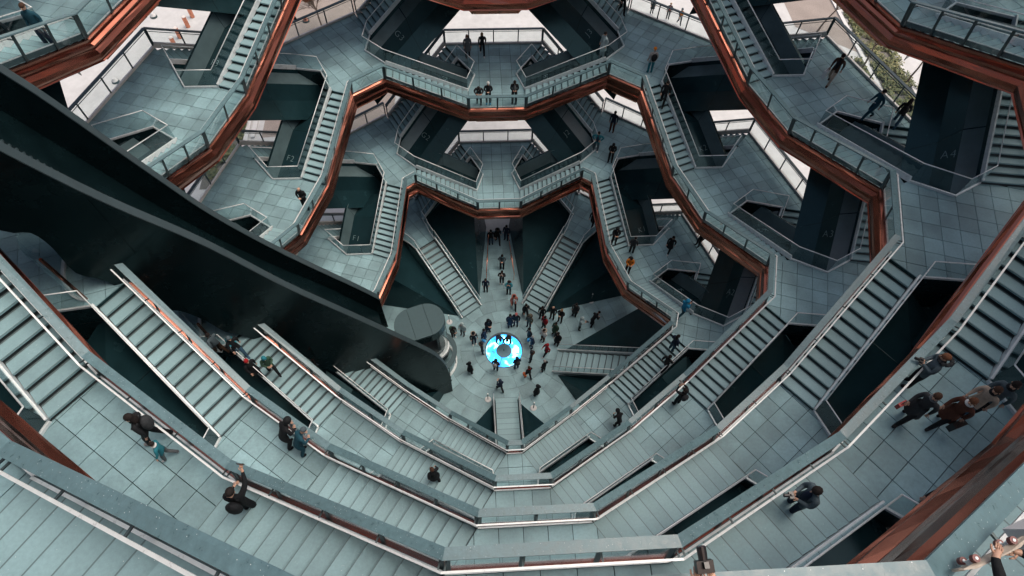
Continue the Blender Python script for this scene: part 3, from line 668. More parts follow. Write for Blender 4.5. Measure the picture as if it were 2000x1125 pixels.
def ivy(x0, x1, y0, y1, count, seed):
    r = random.Random(seed); b = [MB(), MB()]
    for i in range(count):
        x, y = r.uniform(x0, x1), r.uniform(y0, y1)
        if math.sin(x*3.1+y*1.7)+math.sin(y*2.3-x) < -1.0: continue
        z = r.uniform(-0.08, 0.28); s = r.uniform(0.06, 0.14); t = r.uniform(0, 6.28); k = b[r.random() < 0.28]; q = len(k.v)
        u = Vector((math.cos(t), math.sin(t), r.uniform(-.5, .5)))*s; v = Vector((-math.sin(t), math.cos(t), r.uniform(-.5, .5)))*s*0.8; c = Vector((x, y, z))
        k.v += [c-u, c+v, c+u, c-v]; k.f.append((q, q+1, q+2, q+3))
    for k, m in zip(b, ('leaf', 'leafy')):
        o = mesh_obj('ivy_ground_cover', k.v, k.f, M[m]); o['kind'] = 'stuff'
        tag(o, 'green ivy ground cover in the planting strip on the plaza', 'ground cover')
ivy(36.1, 39.3, 20, 48, 9000, 3); ivy(-23.4, -20.9, 16, 28, 3500, 4); ivy(34.25, 35.45, 20, 29, 1200, 5)
def bare_tree(x, y, hgt, seed, label):
    r = random.Random(seed); th = thing('bare_tree', (x, y, -0.1), label, 'tree', 'bare trees on the plaza'); tk, cr = MB(), MB()
    def grow(p, d, L, rad, lv):
        q = p
        for i in range(3):
            d = (d+Vector((r.uniform(-.12, .12), r.uniform(-.12, .12), r.uniform(-.02, .1)))).normalized(); q2 = q+d*L/3
            (tk if lv == 0 else cr).tube(q, q2, rad*(1-.12*i), rad*(1-.12*(i+1)), 5 if lv < 2 else 3); q = q2
            if lv and lv < 4 or i == 2:
                for k in range(2 if lv else 5):
                    if lv >= 4: break
                    a2 = r.uniform(0, 6.28); t = r.uniform(.45, .9); o = d.orthogonal().normalized(); o = Matrix.Rotation(a2, 3, d) @ o
                    grow(q, (d+o*t).normalized(), L*r.uniform(.5, .72), rad*.55, lv+1)
    grow(Vector((x, y, -0.1)), Vector((0, 0, 1)), hgt*.42, 0.10, 0)
    tk.build('trunk', M['bark'], th); cr.build('branches', M['bark'], th)
for i, (x, y, h_, l_) in enumerate([(-25.5, 33.2, 6.5, 'bare winter tree beside the copper bollards at the far left of the plaza'), (-15.8, 34.6, 5, 'bare sapling on the buff gravel between two leaning lamps'), (32.6, 33.2, 6.5, 'bare winter tree on gravel beyond the far right landing rail'), (35.0, 27.5, 6, 'bare winter tree in the ivy strip behind the far right landing'), (38.6, 25.5, 6, 'bare winter tree by the white kerb behind the lettered A4 panel'), (-17.5, 38.5, 6, 'bare winter tree on the gravel at the very top edge')]):
    bare_tree(x, y, h_, 20+i, l_)
for i, (x, y) in enumerate([(-28.6, 36.9), (-28.7, 35.4), (-29.1, 33.8), (-29.2, 32.4)]):
    th = thing('bollard', (x, y, -0.12), 'copper-coloured bollard, %s of four in the row from the top on the pale plaza' % ('first', 'second', 'third', 'last')[i], 'bollard', 'bollards on the plaza')
    b = MB(); b.tube((x, y, -0.12), (x, y, 0.95), 0.20, 0.20, 14); b.build('body', M['coppersoft'], th); b = MB(); b.tube((x, y, 0.955), (x, y, 1.0), 0.19, 0.16, 14); b.build('cap', M['kerb'], th)
for i, (x, y) in enumerate([(-32.3, 37.0), (-33.4, 27.8), (-17.6, 36.0), (-15.9, 34.4)]):
    th = thing('ground_lamp', (x, y, -0.12), ('small white dome lamp on the plaza above the landing rail', 'small white dome lamp seen through the far left landing glass', 'small orange lamp on gravel, left of the sapling', 'small orange lamp on gravel at the foot of the sapling')[i], 'lamp', 'low lamps on the plaza')
    mt = M['whitestone'] if i < 2 else M['coppersoft']; b = MB(); b.tube((x, y, -0.12), (x, y, 0.05), 0.34, 0.30, 14); b.build('base', M['darkrail'], th)
    b = MB(); b.tube((x, y, 0.05), (x, y, 0.3), 0.28, 0.12, 14); b.build('dome', mt, th)
# crowd-control stands on the ground floor
for i, (x, y, l_) in enumerate([(-3.7, 2.22, 'white-based barrier stand by the left ground flight, nearest the lift'), (-1.2, -3.6, 'white-based barrier stand left of the near flight foot'), (1.73, -4.32, 'white-based barrier stand right of the near flight foot'), (6.43, 3.49, 'white-based barrier stand beside the far right wedge wall, nearer the crowd'), (8.03, 4.37, 'white-based barrier stand farthest right, under the copper edge')]):
    th = thing('barrier_stand', (x, y, 0), l_, 'barrier post', 'barrier stands on the ground floor')
    b = MB(); b.tube((x, y, 0.002), (x, y, 0.04), 0.21, 0.19, 16); b.build('base', M['whitestone'], th)
    b = MB(); b.tube((x, y, 0.04), (x, y, 0.95), 0.028, 0.028, 8); b.build('pole', M['post'], th)
    b = MB(); b.tube((x, y, 0.95), (x, y, 1.02), 0.045, 0.04, 8); b.build('head', M['bright'], th)

# ------------------------------------------------------------------ people
SKIN = [(0.50, 0.30, 0.21), (0.42, 0.24, 0.16), (0.24, 0.13, 0.085)]
CLOTH = dict(black=(0.008, 0.010, 0.012), navy=(0.012, 0.022, 0.045), charcoal=(0.028, 0.032, 0.035), grey=(0.11, 0.12, 0.125), slate=(0.07, 0.10, 0.115), pale=(0.33, 0.42, 0.43), teal=(0.02, 0.16, 0.20),
  blue=(0.015, 0.20, 0.36), brown=(0.050, 0.026, 0.016), rust=(0.085, 0.032, 0.020), orange=(0.55, 0.17, 0.02), red=(0.30, 0.012, 0.015), coral=(0.38, 0.11, 0.08), white=(0.62, 0.62, 0.60), beige=(0.40, 0.32, 0.25), denim=(0.03, 0.075, 0.12), green=(0.03, 0.07, 0.045), khaki=(0.09, 0.085, 0.06), blonde=(0.24, 0.15, 0.075), ginger=(0.13, 0.055, 0.028), dark=(0.012, 0.009, 0.008), pink=(0.45, 0.12, 0.11), deep=(0.012, 0.06, 0.085), silver=(0.3, 0.29, 0.28))
_cm = {}
def cmat(c):
    if c not in _cm: _cm[c] = mat('cloth_'+c, CLOTH[c], 0.8, var=0.22, scale=22, bump=0.25, bscale=35, spec=0.25)
    return _cm[c]
def smat(i):
    k = 'skin%d' % i
    if k not in _cm: _cm[k] = mat('skin', SKIN[i], 0.55, var=0.06, scale=20)
    return _cm[k]

def joints(pose):
    J = dict(pel=(0, 0, .95), spi=(0, .005, 1.14), che=(0, .01, 1.32), nek=(0, .0, 1.475), hd0=(0, .02, 1.55), hd1=(0, .03, 1.635), hd2=(0, .025, 1.70))
    for s, n in ((1, 'r'), (-1, 'l')):
        J['sh'+n] = (s*.175, 0, 1.415); J['hp'+n] = (s*.095, 0, .90); J['kn'+n] = (s*.10, .03, .50); J['an'+n] = (s*.105, -.01, .085); J['to'+n] = (s*.125, .15, .04)
        J['el'+n] = (s*.235, -.04, 1.15); J['wr'+n] = (s*.235, .07, .93); J['ha'+n] = (s*.23, .10, .85)
    def st(**k): J.update(k)
    if pose in ('walk', 'walkphone', 'stride'):
        t = 1.35 if pose == 'stride' else 1
        st(knl=(-.10, .17*t, .52), anl=(-.10, .26*t, .10), tol=(-.11, .41*t, .07), knr=(.10, .04, .50), anr=(.10, -.27*t, .15), tor=(.11, -.16*t, .04))
        st(elr=(.23, .06, 1.16), wrr=(.21, .22, .99), har=(.20, .28, .93), ell=(-.24, -.10, 1.16), wrl=(-.24, -.06, .93), hal=(-.24, -.03, .85))
    if pose in ('phone', 'walkphone'):
        st(elr=(.22, .06, 1.16), wrr=(.07, .30, 1.20), har=(.045, .36, 1.25), ell=(-.22, .06, 1.16), wrl=(-.07, .30, 1.20), hal=(-.045, .36, 1.25), hd1=(0, .07, 1.625), hd2=(0, .085, 1.69))
    if pose == 'photo':
        st(elr=(.26, .20, 1.33), wrr=(.10, .30, 1.52), har=(.06, .30, 1.60), ell=(-.26, .20, 1.33), wrl=(-.10, .30, 1.52), hal=(-.06, .30, 1.60))
    if pose == 'raise':
        st(elr=(.24, .24, 1.55), wrr=(.20, .44, 1.74), har=(.19, .50, 1.82), ell=(-.24, .10, 1.17), wrl=(-.16, .27, 1.12), hal=(-.12, .34, 1.12), hd1=(.01, .05, 1.64), hd2=(.01, .04, 1.71))
    if pose == 'akimbo':
        st(elr=(.36, -.10, 1.19), wrr=(.19, .02, 1.02), har=(.14, .05, 1.0), ell=(-.36, -.10, 1.19), wrl=(-.19, .02, 1.02), hal=(-.14, .05, 1.0), hpr=(.11, 0, .90), anr=(.16, 0, .085), tor=(.2, .15, .04))
    if pose == 'folded':
        st(elr=(.25, .03, 1.17), wrr=(.06, .23, 1.13), har=(0, .25, 1.13), ell=(-.25, .03, 1.17), wrl=(-.06, .24, 1.15), hal=(0, .26, 1.16))
    if pose == 'lean':
        st(elr=(.26, .17, 1.16), wrr=(.16, .40, 1.12), har=(.08, .42, 1.12), ell=(-.26, .17, 1.16), wrl=(-.16, .40, 1.12), hal=(-.08, .42, 1.12))
        for k, f in (('spi', .05), ('che', .16), ('nek', .27), ('hd0', .31), ('hd1', .36), ('hd2', .38), ('shr', .20), ('shl', .20)): x, y, z = J[k]; J[k] = (x, y+f, z-f*.22)
        st(pel=(0, -.08, .94), hpr=(.095, -.07, .90), hpl=(-.095, -.07, .90), anr=(.11, -.16, .085), tor=(.12, 0, .04))
    if pose == 'bend':
        for k, f in (('spi', .14), ('che', .32), ('nek', .46), ('hd0', .52), ('hd1', .59), ('hd2', .62), ('shr', .40), ('shl', .40)): x, y, z = J[k]; J[k] = (x, y+f, z-f*.42)
        st(elr=(.26, .55, 1.02), wrr=(.16, .62, .80), har=(.12, .64, .72), ell=(-.26, .55, 1.02), wrl=(-.16, .62, .80), hal=(-.12, .64, .72), pel=(0, -.06, .92))
    if pose == 'reach':
        st(elr=(.20, .34, 1.30), wrr=(.07, .60, 1.44), har=(.05, .66, 1.47), ell=(-.20, .34, 1.30), wrl=(-.06, .60, 1.42), hal=(-.045, .66, 1.43))
    if pose == 'hold':
        st(elr=(.28, .10, 1.16), wrr=(.12, .30, 1.10), har=(.06, .33, 1.10), ell=(-.30, .14, 1.20), wrl=(-.20, .36, 1.22), hal=(-.12, .40, 1.22))
    if pose == 'child':
        st(elr=(.24, .10, 1.22), wrr=(.30, .26, 1.14), har=(.32, .32, 1.12), ell=(-.26, .02, 1.20), wrl=(-.36, .10, 1.05), hal=(-.39, .12, 1.0), knl=(-.10, .15, .52), anl=(-.10, .22, .10), tol=(-.11, .37, .07), anr=(.10, -.26, .15), tor=(.11, -.15, .04))
    return {k: Vector(v) for k, v in J.items()}
BONES = [('pel', 'spi', 't'), ('spi', 'che', 't'), ('che', 'nek', 't'), ('nek', 'hd0', 'k'), ('hd0', 'hd1', 'h'), ('hd1', 'hd2', 'h')]
for n in 'rl': BONES += [('che', 'sh'+n, 't'), ('sh'+n, 'el'+n, 't'), ('el'+n, 'wr'+n, 't'), ('wr'+n, 'ha'+n, 'k'), ('pel', 'hp'+n, 'p'), ('hp'+n, 'kn'+n, 'p'), ('kn'+n, 'an'+n, 'p'), ('an'+n, 'to'+n, 's')]
RAD = dict(pel=(.155, .125), spi=(.150, .115), che=(.175, .13), nek=(.065, .065), hd0=(.066, .075), hd1=(.082, .10), hd2=(.055, .065), sh=(.085, .085), el=(.062, .062), wr=(.036, .036), ha=(.030, .016), hp=(.105, .105), kn=(.080, .080), an=(.060, .062), to=(.052, .045))
_pm = {}
def pose_mesh(pose):
    if pose in _pm: return _pm[pose]
    J = joints(pose); keys = list(J); idx = {k: i for i, k in enumerate(keys)}
    me = bpy.data.meshes.new('pose'); me.from_pydata([J[k] for k in keys], [(idx[a], idx[b]) for a, b, _ in BONES], []); me.update()
    o = bpy.data.objects.new('pose', me); COL.objects.link(o)
    md = o.modifiers.new('Skin', 'SKIN'); md.branch_smoothing = 0.6; md.use_smooth_shade = True
    for k in keys:
        v = me.skin_vertices[0].data[idx[k]]; v.radius = RAD.get(k) or RAD[k[:2]]; v.use_root = (k == 'pel')
    sb = o.modifiers.new('Sub', 'SUBSURF'); sb.levels = 1; sb.render_levels = 1
    dg = bpy.context.evaluated_depsgraph_get(); ev = bpy.data.meshes.new_from_object(o.evaluated_get(dg)); bpy.data.objects.remove(o)
    V = [v.co.copy() for v in ev.vertices]; F = [tuple(p.vertices) for p in ev.polygons]; mi = []
    code = dict(t=1, k=0, h=0, p=2, s=3)
    for p in ev.polygons:
        c = p.center; best = None
        for a, b, r in BONES:
            A, B = J[a], J[b]; t = max(0, min(1, (c-A).dot(B-A)/(B-A).length_squared)); d = (c-(A+(B-A)*t)).length/(.12 if r == 't' and a in ('pel', 'spi', 'che') else .075)
            if best is None or d < best[0]: best = (d, r, t, a)
        m = code[best[1]]
        if best[1] == 'p' and c.z > .80: m = 1
        if best[1] == 'k' and best[3] == 'nek' and best[2] < .45: m = 1
        mi.append(m)
    # face and hands
    fwd = (J['hd1']-J['hd0']); up = fwd.normalized(); fw = Vector((0, 1, 0)); fw = (fw-up*fw.dot(up)).normalized(); sd = fw.cross(up); hc = J['hd1']
    mb = MB(); hm = []
    def add(fn, m):
        n0 = len(mb.f); fn(); hm.extend([m]*(len(mb.f)-n0))
    add(lambda: mb.tube(hc+fw*.085+up*.015, hc+fw*.118-up*.025, .010, .019, 5), 0)                       # nose
    for s in (1, -1):
        add(lambda: mb.tube(hc+sd*s*.076+up*.02, hc+sd*s*.092-up*.025, .018, .012, 5), 0)                  # ears
        add(lambda: mb.tube(hc+fw*.078+sd*s*.033+up*.022, hc+fw*.093+sd*s*.033+up*.022, .012, .008, 6), 4)  # eyes
    add(lambda: mb.bar(hc+fw*.088-sd*.024-up*.055, hc+fw*.088+sd*.024-up*.055, .012, .010), 5)              # mouth
    for n, s in (('r', 1), ('l', -1)):
        W, Hh = J['wr'+n], J['ha'+n]; d = (Hh-W).normalized(); x = d.cross(Vector((0, 0, 1)))
        x = (x if x.length > .1 else Vector((1, 0, 0))).normalized(); y = d.cross(x)
        for i, L in enumerate((.070, .082, .076, .060)):                                                    # fingers
            b0 = Hh+x*(-.027+.018*i)-d*.01; m1 = b0+d*L*.55+y*.006; e = m1+d*L*.42+y*.022
            add(lambda: mb.tube(b0, m1, .0095, .0088, 5), 0); add(lambda: mb.tube(m1, e, .0088, .006, 5), 0)
        b0 = W+d*.03-x*.026; m1 = b0+d*.03-x*.028; e = m1+d*.034-x*.004+y*.012
        add(lambda: mb.tube(b0, m1, .0115, .010, 5), 0); add(lambda: mb.tube(m1, e, .010, .007, 5), 0)
    k = len(V); V += mb.v; F += [tuple(k+i for i in f) for f in mb.f]; mi += hm
    me = bpy.data.meshes.new('person_body'); me.from_pydata([tuple(v) for v in V], [], F); me.update()
    for i in range(6): me.materials.append(None)
    me.polygons.foreach_set('material_index', mi); me.polygons.foreach_set('use_smooth', [True]*len(F)); fixn(me)
    _pm[pose] = (me, J, hc, up, fw, sd); return _pm[pose]

def blob(c, ax, rad, zmin=-1.0, n=10, m=7, pull=0.0):
    """part of an ellipsoid, axes ax (x, y, z) radii rad, from height zmin (-1..1) up to the top"""
    V, F = [], []
    for j in range(m+1):
        z = lerp(zmin, 1, j/m); r = math.sqrt(max(0, 1-z*z))
        for i in range(n):
            a = 2*math.pi*i/n; V.append(c+ax[0]*rad[0]*r*math.cos(a)+ax[1]*rad[1]*r*math.sin(a)+ax[2]*rad[2]*z)
    for j in range(m):
        for i in range(n): F.append((j*n+i, j*n+(i+1) % n, (j+1)*n+(i+1) % n, (j+1)*n+i))
    F.append(tuple(reversed(range(n)))); return V, F
def person(pos, head, pose, hgt, top, leg, shoe, hair, skin, extras, label, group):
    me, J, hc, up, fw, sd = pose_mesh(pose)
    o = bpy.data.objects.new('person', me); COL.objects.link(o); o.location = pos; o.rotation_euler = (0, 0, head); s = hgt/1.74; o.scale = (s, s, s)
    mats = [smat(skin), cmat(top), cmat(leg), cmat(shoe), cmat('dark'), cmat('rust')]
    for i, m in enumerate(mats): o.material_slots[i].link = 'OBJECT'; o.material_slots[i].material = m
    tag(o, label, 'person', group); ORIG[o.name] = (0, 0, 0)
    X = (sd, fw, up)
    def child(name, V, F, c, smooth=True):
        q = mesh_obj(name, V, F, cmat(c), o, smooth); fixn(q.data); return q
    if 'bald' not in extras and 'hood' not in extras and 'beanie' not in ' '.join(extras):
        V, F = blob(hc-fw*.018+up*.022, X, (.095, .108, .105), -.15); child('hair', V, F, hair)
        if 'long' in extras:
            V, F = blob(hc-fw*.06-up*.12, X, (.105, .060, .20), -1.0); child('long_hair', V, F, hair)
    for e in extras:
        if e.startswith('beanie'): V, F = blob(hc-fw*.012+up*.04, X, (.100, .112, .105), -.05); child('beanie', V, F, e[7:])
        elif e == 'hood': V, F = blob(hc-fw*.035+up*.012, X, (.125, .125, .145), -.85); child('hood', V, F, top)
        elif e.startswith('fur'):
            V, F = [], []; b = MB(); c = J['nek']-Vector((0, .05, -.03))
            for i in range(10):
                a = 2*math.pi*i/10; a2 = 2*math.pi*(i+1)/10; f = lambda t: c+Vector((.135*math.cos(t), .13*math.sin(t), .02-.03*math.sin(t)))
                b.tube(f(a), f(a2), .05, .05, 6)
            child('fur_collar', b.v, b.f, e[4:])
        elif e.startswith('pack'):
            c = J['che']-Vector((0, .20, .10)); V, F = blob(c, (Vector((1, 0, 0)), Vector((0, 1, 0)), Vector((0, 0, 1))), (.165, .115, .26), -1.0, 12, 8); child('backpack', V, F, e[5:])
            b = MB()
            for sx in (1, -1): b.bar(J['nek']+Vector((sx*.10, -.08, -.05)), J['spi']+Vector((sx*.13, .13, .10)), .05, .02)
            child('backpack_strap', b.v, b.f, e[5:], False)
        elif e == 'coat':
            V, F = [], []; c = J['pel']; n = 14
            for z, r, q in ((.12, .178, .14), (-.12, .20, .165), (-.36, .235, .20)):
                for i in range(n): a = 2*math.pi*i/n; V.append(c+Vector((r*math.cos(a), q*math.sin(a)+.01, z)))
            for j in range(2):
                for i in range(n): F.append((j*n+i, j*n+(i+1) % n, (j+1)*n+(i+1) % n, (j+1)*n+i))
            child('coat_skirt', V, F, top)
        elif e.startswith('scarf'):
            V, F = blob(J['nek']+Vector((0, .01, .01)), X, (.11, .105, .06)); child('scarf', V, F, e[6:])
        elif e.startswith('vest'):
            V, F = blob(J['che']+Vector((0, .02, -.10)), (Vector((1, 0, 0)), Vector((0, 1, 0)), Vector((0, 0, 1))), (.205, .155, .30)); child('waistcoat', V, F, e[5:])
        elif e.startswith('tee'):
            V, F = blob(J['che']+Vector((0, .075, -.14)), (Vector((1, 0, 0)), Vector((0, 1, 0)), Vector((0, 0, 1))), (.085, .085, .28)); child('shirt_front', V, F, e[4:])
        elif e == 'glasses':
            b = MB(); b.bar(hc+fw*.094-sd*.07+up*.024, hc+fw*.094+sd*.07+up*.024, .012, .035); child('sunglasses', b.v, b.f, 'black', False)
    return o
def world(o_pos, head, s, J):                          # pose-local joint to world
    v = Matrix.Rotation(head, 4, 'Z') @ (J*s); return Vector(o_pos)+v
BYLABEL = {}
PEOPLE = [
((-1.73, 15.61, 11.48), -2.99, 'stand', 1.7, 'grey', 'charcoal', 'brown', 'ginger', 0, ['long', 'coat'], 'person with long auburn hair in a grey coat, back of the far centre landing', 'visitors on the upper landings'),
((-0.78, 15.78, 11.48), -3.09, 'walk', 1.7, 'black', 'black', 'white', 'blonde', 0, ['long'], 'person in a black jacket and white trainers beside the grey-coated walker', 'visitors on the upper landings'),
((-1.11, 11.21, 11.48), 3.12, 'lean', 1.78, 'charcoal', 'black', 'black', 'dark', 0, [], 'dark-jacketed person at the far centre rail, left of the white beanie', 'visitors on the upper landings'),
((-0.54, 11.23, 11.48), 3.11, 'folded', 1.7, 'black', 'black', 'blue', 'dark', 0, ['beanie_white'], 'person in a white beanie and black jacket at the far centre rail', 'visitors on the upper landings'),
((1.05, 11.23, 11.48), 3.09, 'phone', 1.8, 'black', 'black', 'black', 'dark', 0, ['tee_grey'], 'person in black looking down at a phone at the far centre rail', 'visitors on the upper landings'),
((6.34, 12.52, 13.75), 2.15, 'stand', 1.75, 'pale', 'pale', 'grey', 'dark', 0, ['coat'], 'person in a pale teal long coat behind glass, top of the far right stair', 'visitors on the stairs'),
((8.91, 10.83, 13.919), 0.0, 'stand', 1.75, 'silver', 'teal', 'black', 'dark', 0, ['beanie_orange', 'pack_black'], 'person in an orange beanie carrying a black backpack on the upper right landing', 'visitors on the upper landings'),
((9.43, 8.85, 13.3), 2.72, 'walk', 1.72, 'black', 'black', 'black', 'dark', 0, ['long'], 'person dressed in black descending the stair below the orange beanie', 'visitors on the stairs'),
((7.81, 15.5, 14.6), -3.05, 'walk', 1.72, 'black', 'black', 'black', 'dark', 0, [], 'dark-clad person at the very top, on the stair near the plaza rail', 'visitors on the stairs'),
((7.76, 11.96, 8.18), 2.67, 'stand', 1.8, 'navy', 'rust', 'brown', 'dark', 1, [], 'person in a navy jumper with arms down, standing by the copper edge', 'visitors on the upper landings'),
((6.45, 10.18, 8.18), 2.84, 'akimbo', 1.78, 'teal', 'slate', 'white', 'dark', 0, ['tee_navy'], 'person in a teal jacket with hands on hips beside the stairwell rail', 'visitors on the upper landings'),
((7.28, 9.25, 8.18), 2.91, 'phone', 1.74, 'black', 'black', 'black', 'dark', 0, ['beanie_black'], 'person in black with a cap looking at a phone under the teal-jacketed one', 'visitors on the upper landings'),
((7.02, 3.85, 6.6), 3.0, 'phone', 1.74, 'black', 'black', 'black', 'dark', 1, ['hood'], 'hooded person in black descending the right stair of the lowest ring, hands joined', 'visitors on the stairs'),
((8.27, 3.68, 5.74), -0.44, 'stand', 1.7, 'charcoal', 'black', 'teal', 'dark', 0, [], 'person in dark clothes and teal shoes at the well corner beside the yellow jacket', 'visitors on the upper landings'),
((7.78, 2.22, 5.74), 2.89, 'phone', 1.76, 'orange', 'black', 'black', 'dark', 1, ['pack_black'], 'person in a bright orange-yellow jacket at the right rail', 'visitors on the upper landings'),
((10.66, 3.67, 5.74), 2.51, 'walk', 1.7, 'black', 'black', 'white', 'dark', 0, ['long', 'coat'], 'long-haired person in black with white trainers crossing the right landing', 'visitors on the upper landings'),
((12.68, 4.07, 5.74), 1.93, 'stand', 1.7, 'black', 'black', 'black', 'dark', 0, [], 'dark figure half hidden by the copper edge beside the A2 panel', 'visitors on the upper landings'),
((16.45, 5.84, 17.22), 2.27, 'walk', 1.8, 'brown', 'beige', 'brown', 'dark', 0, ['tee_black', 'glasses', 'scarf_black'], 'person in a brown jacket, dark glasses and pale trousers carrying a white bag', 'visitors on the upper landings'),
((17.53, 3.31, 17.22), 1.7, 'stride', 1.8, 'deep', 'deep', 'black', 'dark', 0, [], 'person in dark green striding left on the upper right landing', 'visitors on the upper landings'),
((18.89, 3.04, 16.9), -0.75, 'walk', 1.78, 'black', 'denim', 'black', 'dark', 0, ['pack_black', 'long'], 'person with a black backpack and blue jeans beside the A4 panel', 'visitors on the stairs'),
((-10.66, 3.4, 11.48), 2.97, 'folded', 1.8, 'black', 'black', 'black', 'dark', 0, ['bald'], 'bald person in black standing alone at the far left rail', 'visitors on the upper landings'),
((9.62, -2.29, 8.18), -1.13, 'walkphone', 1.74, 'blue', 'deep', 'black', 'dark', 0, ['hood'], 'person in a bright blue hooded jacket beside the right stairwell rail', 'visitors on the upper landings'),
((8.77, -4.27, 8.0), -1.2, 'stand', 1.78, 'navy', 'denim', 'black', 'dark', 0, ['long'], 'person in a blue padded jacket at the top of the right stair', 'visitors on the stairs'),
((8.36, -5.09, 7.3), -0.94, 'walk', 1.78, 'black', 'black', 'white', 'dark', 0, [], 'person in black climbing the right stair with a hand on the rail', 'visitors on the stairs'),
((7.36, -8.56, 11.48), 0.28, 'photo', 1.78, 'black', 'black', 'black', 'dark', 0, ['pack_charcoal'], 'person with a backpack photographing from the right landing of the second ring', 'visitors on the upper landings'),
((5.72, -7.61, 5.74), 0.39, 'lean', 1.7, 'black', 'black', 'black', 'dark', 0, ['hood'], 'hooded person in black leaning at the low right landing by the stair end', 'visitors on the upper landings'),
((-7.47, -11.7, 17.22), -0.93, 'lean', 1.72, 'deep', 'deep', 'black', 'charcoal', 0, ['beanie_slate'], 'person in a dark blue coat and grey cap leaning on the near left rail', 'visitors on the upper landings'),
((-7.95, -11.43, 17.22), -0.82, 'lean', 1.84, 'black', 'black', 'black', 'dark', 0, ['hood'], 'tall person in a black puffer coat leaning on the near left rail', 'visitors on the upper landings'),
((-9.27, -12.96, 22.96), 1.66, 'walk', 1.72, 'black', 'black', 'silver', 'dark', 0, ['long', 'pack_charcoal'], 'person in black with a backpack bending towards a child', 'visitors on the upper landings'),
((-8.93, -13.41, 22.96), 1.79, 'child', 1.12, 'teal', 'grey', 'white', 'dark', 0, ['scarf_white'], 'small child in a turquoise jacket and grey trousers beside the adult in black', 'visitors on the upper landings'),
((-6.72, -14.78, 22.96), -0.07, 'raise', 1.8, 'black', 'black', 'black', 'dark', 0, ['pack_black'], 'person with a black backpack holding a phone up over the rail', 'visitors on the upper landings'),
((-3.45, -11.73, 12.6), 0.52, 'walk', 1.72, 'black', 'black', 'black', 'brown', 0, ['coat'], 'person in a long black coat on the near centre flight of the second ring', 'visitors on the stairs'),
((-12.42, -6.26, 13.919), 1.07, 'walk', 1.78, 'slate', 'brown', 'black', 'dark', 1, [], 'person in a grey jumper and brown trousers at the head of the left stair', 'visitors on the upper landings'),
((-11.65, -6.36, 13.8), -2.34, 'walk', 1.76, 'black', 'denim', 'denim', 'dark', 0, ['beanie_slate', 'pack_teal'], 'person with a blue backpack and grey cap starting down the left stair', 'visitors on the stairs'),
((-11.12, -7.01, 13.0), -2.28, 'walk', 1.72, 'black', 'black', 'black', 'dark', 0, ['beanie_red', 'coat'], 'person in a red hat and long black coat on the left stair', 'visitors on the stairs'),
((-10.46, -6.87, 13.0), -2.48, 'walkphone', 1.74, 'green', 'black', 'black', 'dark', 0, ['beanie_teal', 'scarf_teal'], 'person in a teal hat and green jacket on the left stair', 'visitors on the stairs'),
((9.92, -12.38, 22.96), 1.04, 'folded', 1.82, 'slate', 'black', 'black', 'ginger', 0, ['fur_charcoal', 'scarf_black'], 'fair-haired person in a grey parka standing at the right rail, hands raised', 'visitors on the upper landings'),
((9.38, -13.3, 22.96), 1.93, 'walk', 1.7, 'charcoal', 'black', 'black', 'brown', 0, ['scarf_grey', 'coat'], 'first of the four walking abreast on the right: dark clothes, black trainers', 'visitors on the upper landings'),
((10.21, -13.45, 22.96), 1.85, 'walk', 1.68, 'rust', 'black', 'black', 'ginger', 0, ['long', 'coat', 'scarf_white'], 'long-haired person in a brown coat, second in the walking row on the right', 'visitors on the upper landings'),
((10.91, -13.21, 22.96), 1.85, 'walk', 1.7, 'beige', 'denim', 'black', 'brown', 0, ['long', 'scarf_black'], 'long dark-haired person in jeans, third in the walking row on the right', 'visitors on the upper landings'),
((11.32, -13.14, 22.96), 1.85, 'walk', 1.8, 'slate', 'black', 'brown', 'dark', 0, ['scarf_black'], 'dark-haired person in a grey jumper, nearest the stairwell glass', 'visitors on the upper landings'),
((5.43, -15.48, 23.75), 1.52, 'phone', 1.8, 'slate', 'navy', 'rust', 'dark', 0, ['tee_navy'], 'person in a blue-grey jumper and tan boots holding a camera on the stair', 'visitors on the stairs'),
((8.84, -15.58, 22.96), 1.8, 'walk', 1.74, 'black', 'black', 'black', 'dark', 0, [], 'person almost hidden behind the copper panel, only shoe and elbow showing', 'visitors on the upper landings'),
((-16.24, 1.41, 23.35), 3.1, 'stand', 1.8, 'deep', 'navy', 'black', 'brown', 0, [], 'brown-haired person in dark clothes at the top left rail, right of a pair', 'visitors on the stairs'),
((-17.68, 1.49, 22.95), 3.12, 'walk', 1.78, 'black', 'denim', 'slate', 'brown', 0, ['scarf_blue'], 'person in a black top and blue jeans at the top left edge', 'visitors on the stairs'),
((16.49, 36.3, 0.0), 3.13, 'stand', 1.7, 'charcoal', 'charcoal', 'black', 'dark', 0, ['hood', 'coat'], 'hooded person on the pale plaza, left of three seen through the glass', 'people on the plaza outside'),
((17.93, 35.38, 0.0), 2.96, 'stand', 1.75, 'charcoal', 'charcoal', 'black', 'blonde', 0, ['tee_pink'], 'fair-haired person in the middle of three on the pale plaza', 'people on the plaza outside'),
((18.9, 34.55, 0.0), -3.1, 'walk', 1.7, 'slate', 'charcoal', 'black', 'dark', 0, ['vest_orange', 'hood'], 'person in orange and grey, right of three on the pale plaza', 'people on the plaza outside'),
((-3.41, 0.98, 0.0), -2.43, 'phone', 1.7, 'black', 'black', 'white', 'dark', 0, ['pack_green'], 'person with a green backpack nearest the lift pit', 'crowd on the ground floor'),
((-2.77, 1.18, 0.0), 2.7, 'stand', 1.72, 'pale', 'grey', 'grey', 'dark', 0, ['hood'], 'person in a pale grey hooded coat near the left ground flight', 'crowd on the ground floor'),
((-2.02, 0.44, 0.0), -2.74, 'stand', 1.74, 'black', 'navy', 'white', 'dark', 0, ['fur_beige', 'hood'], 'person in a black parka with pale fur hood, left of the disc', 'crowd on the ground floor'),
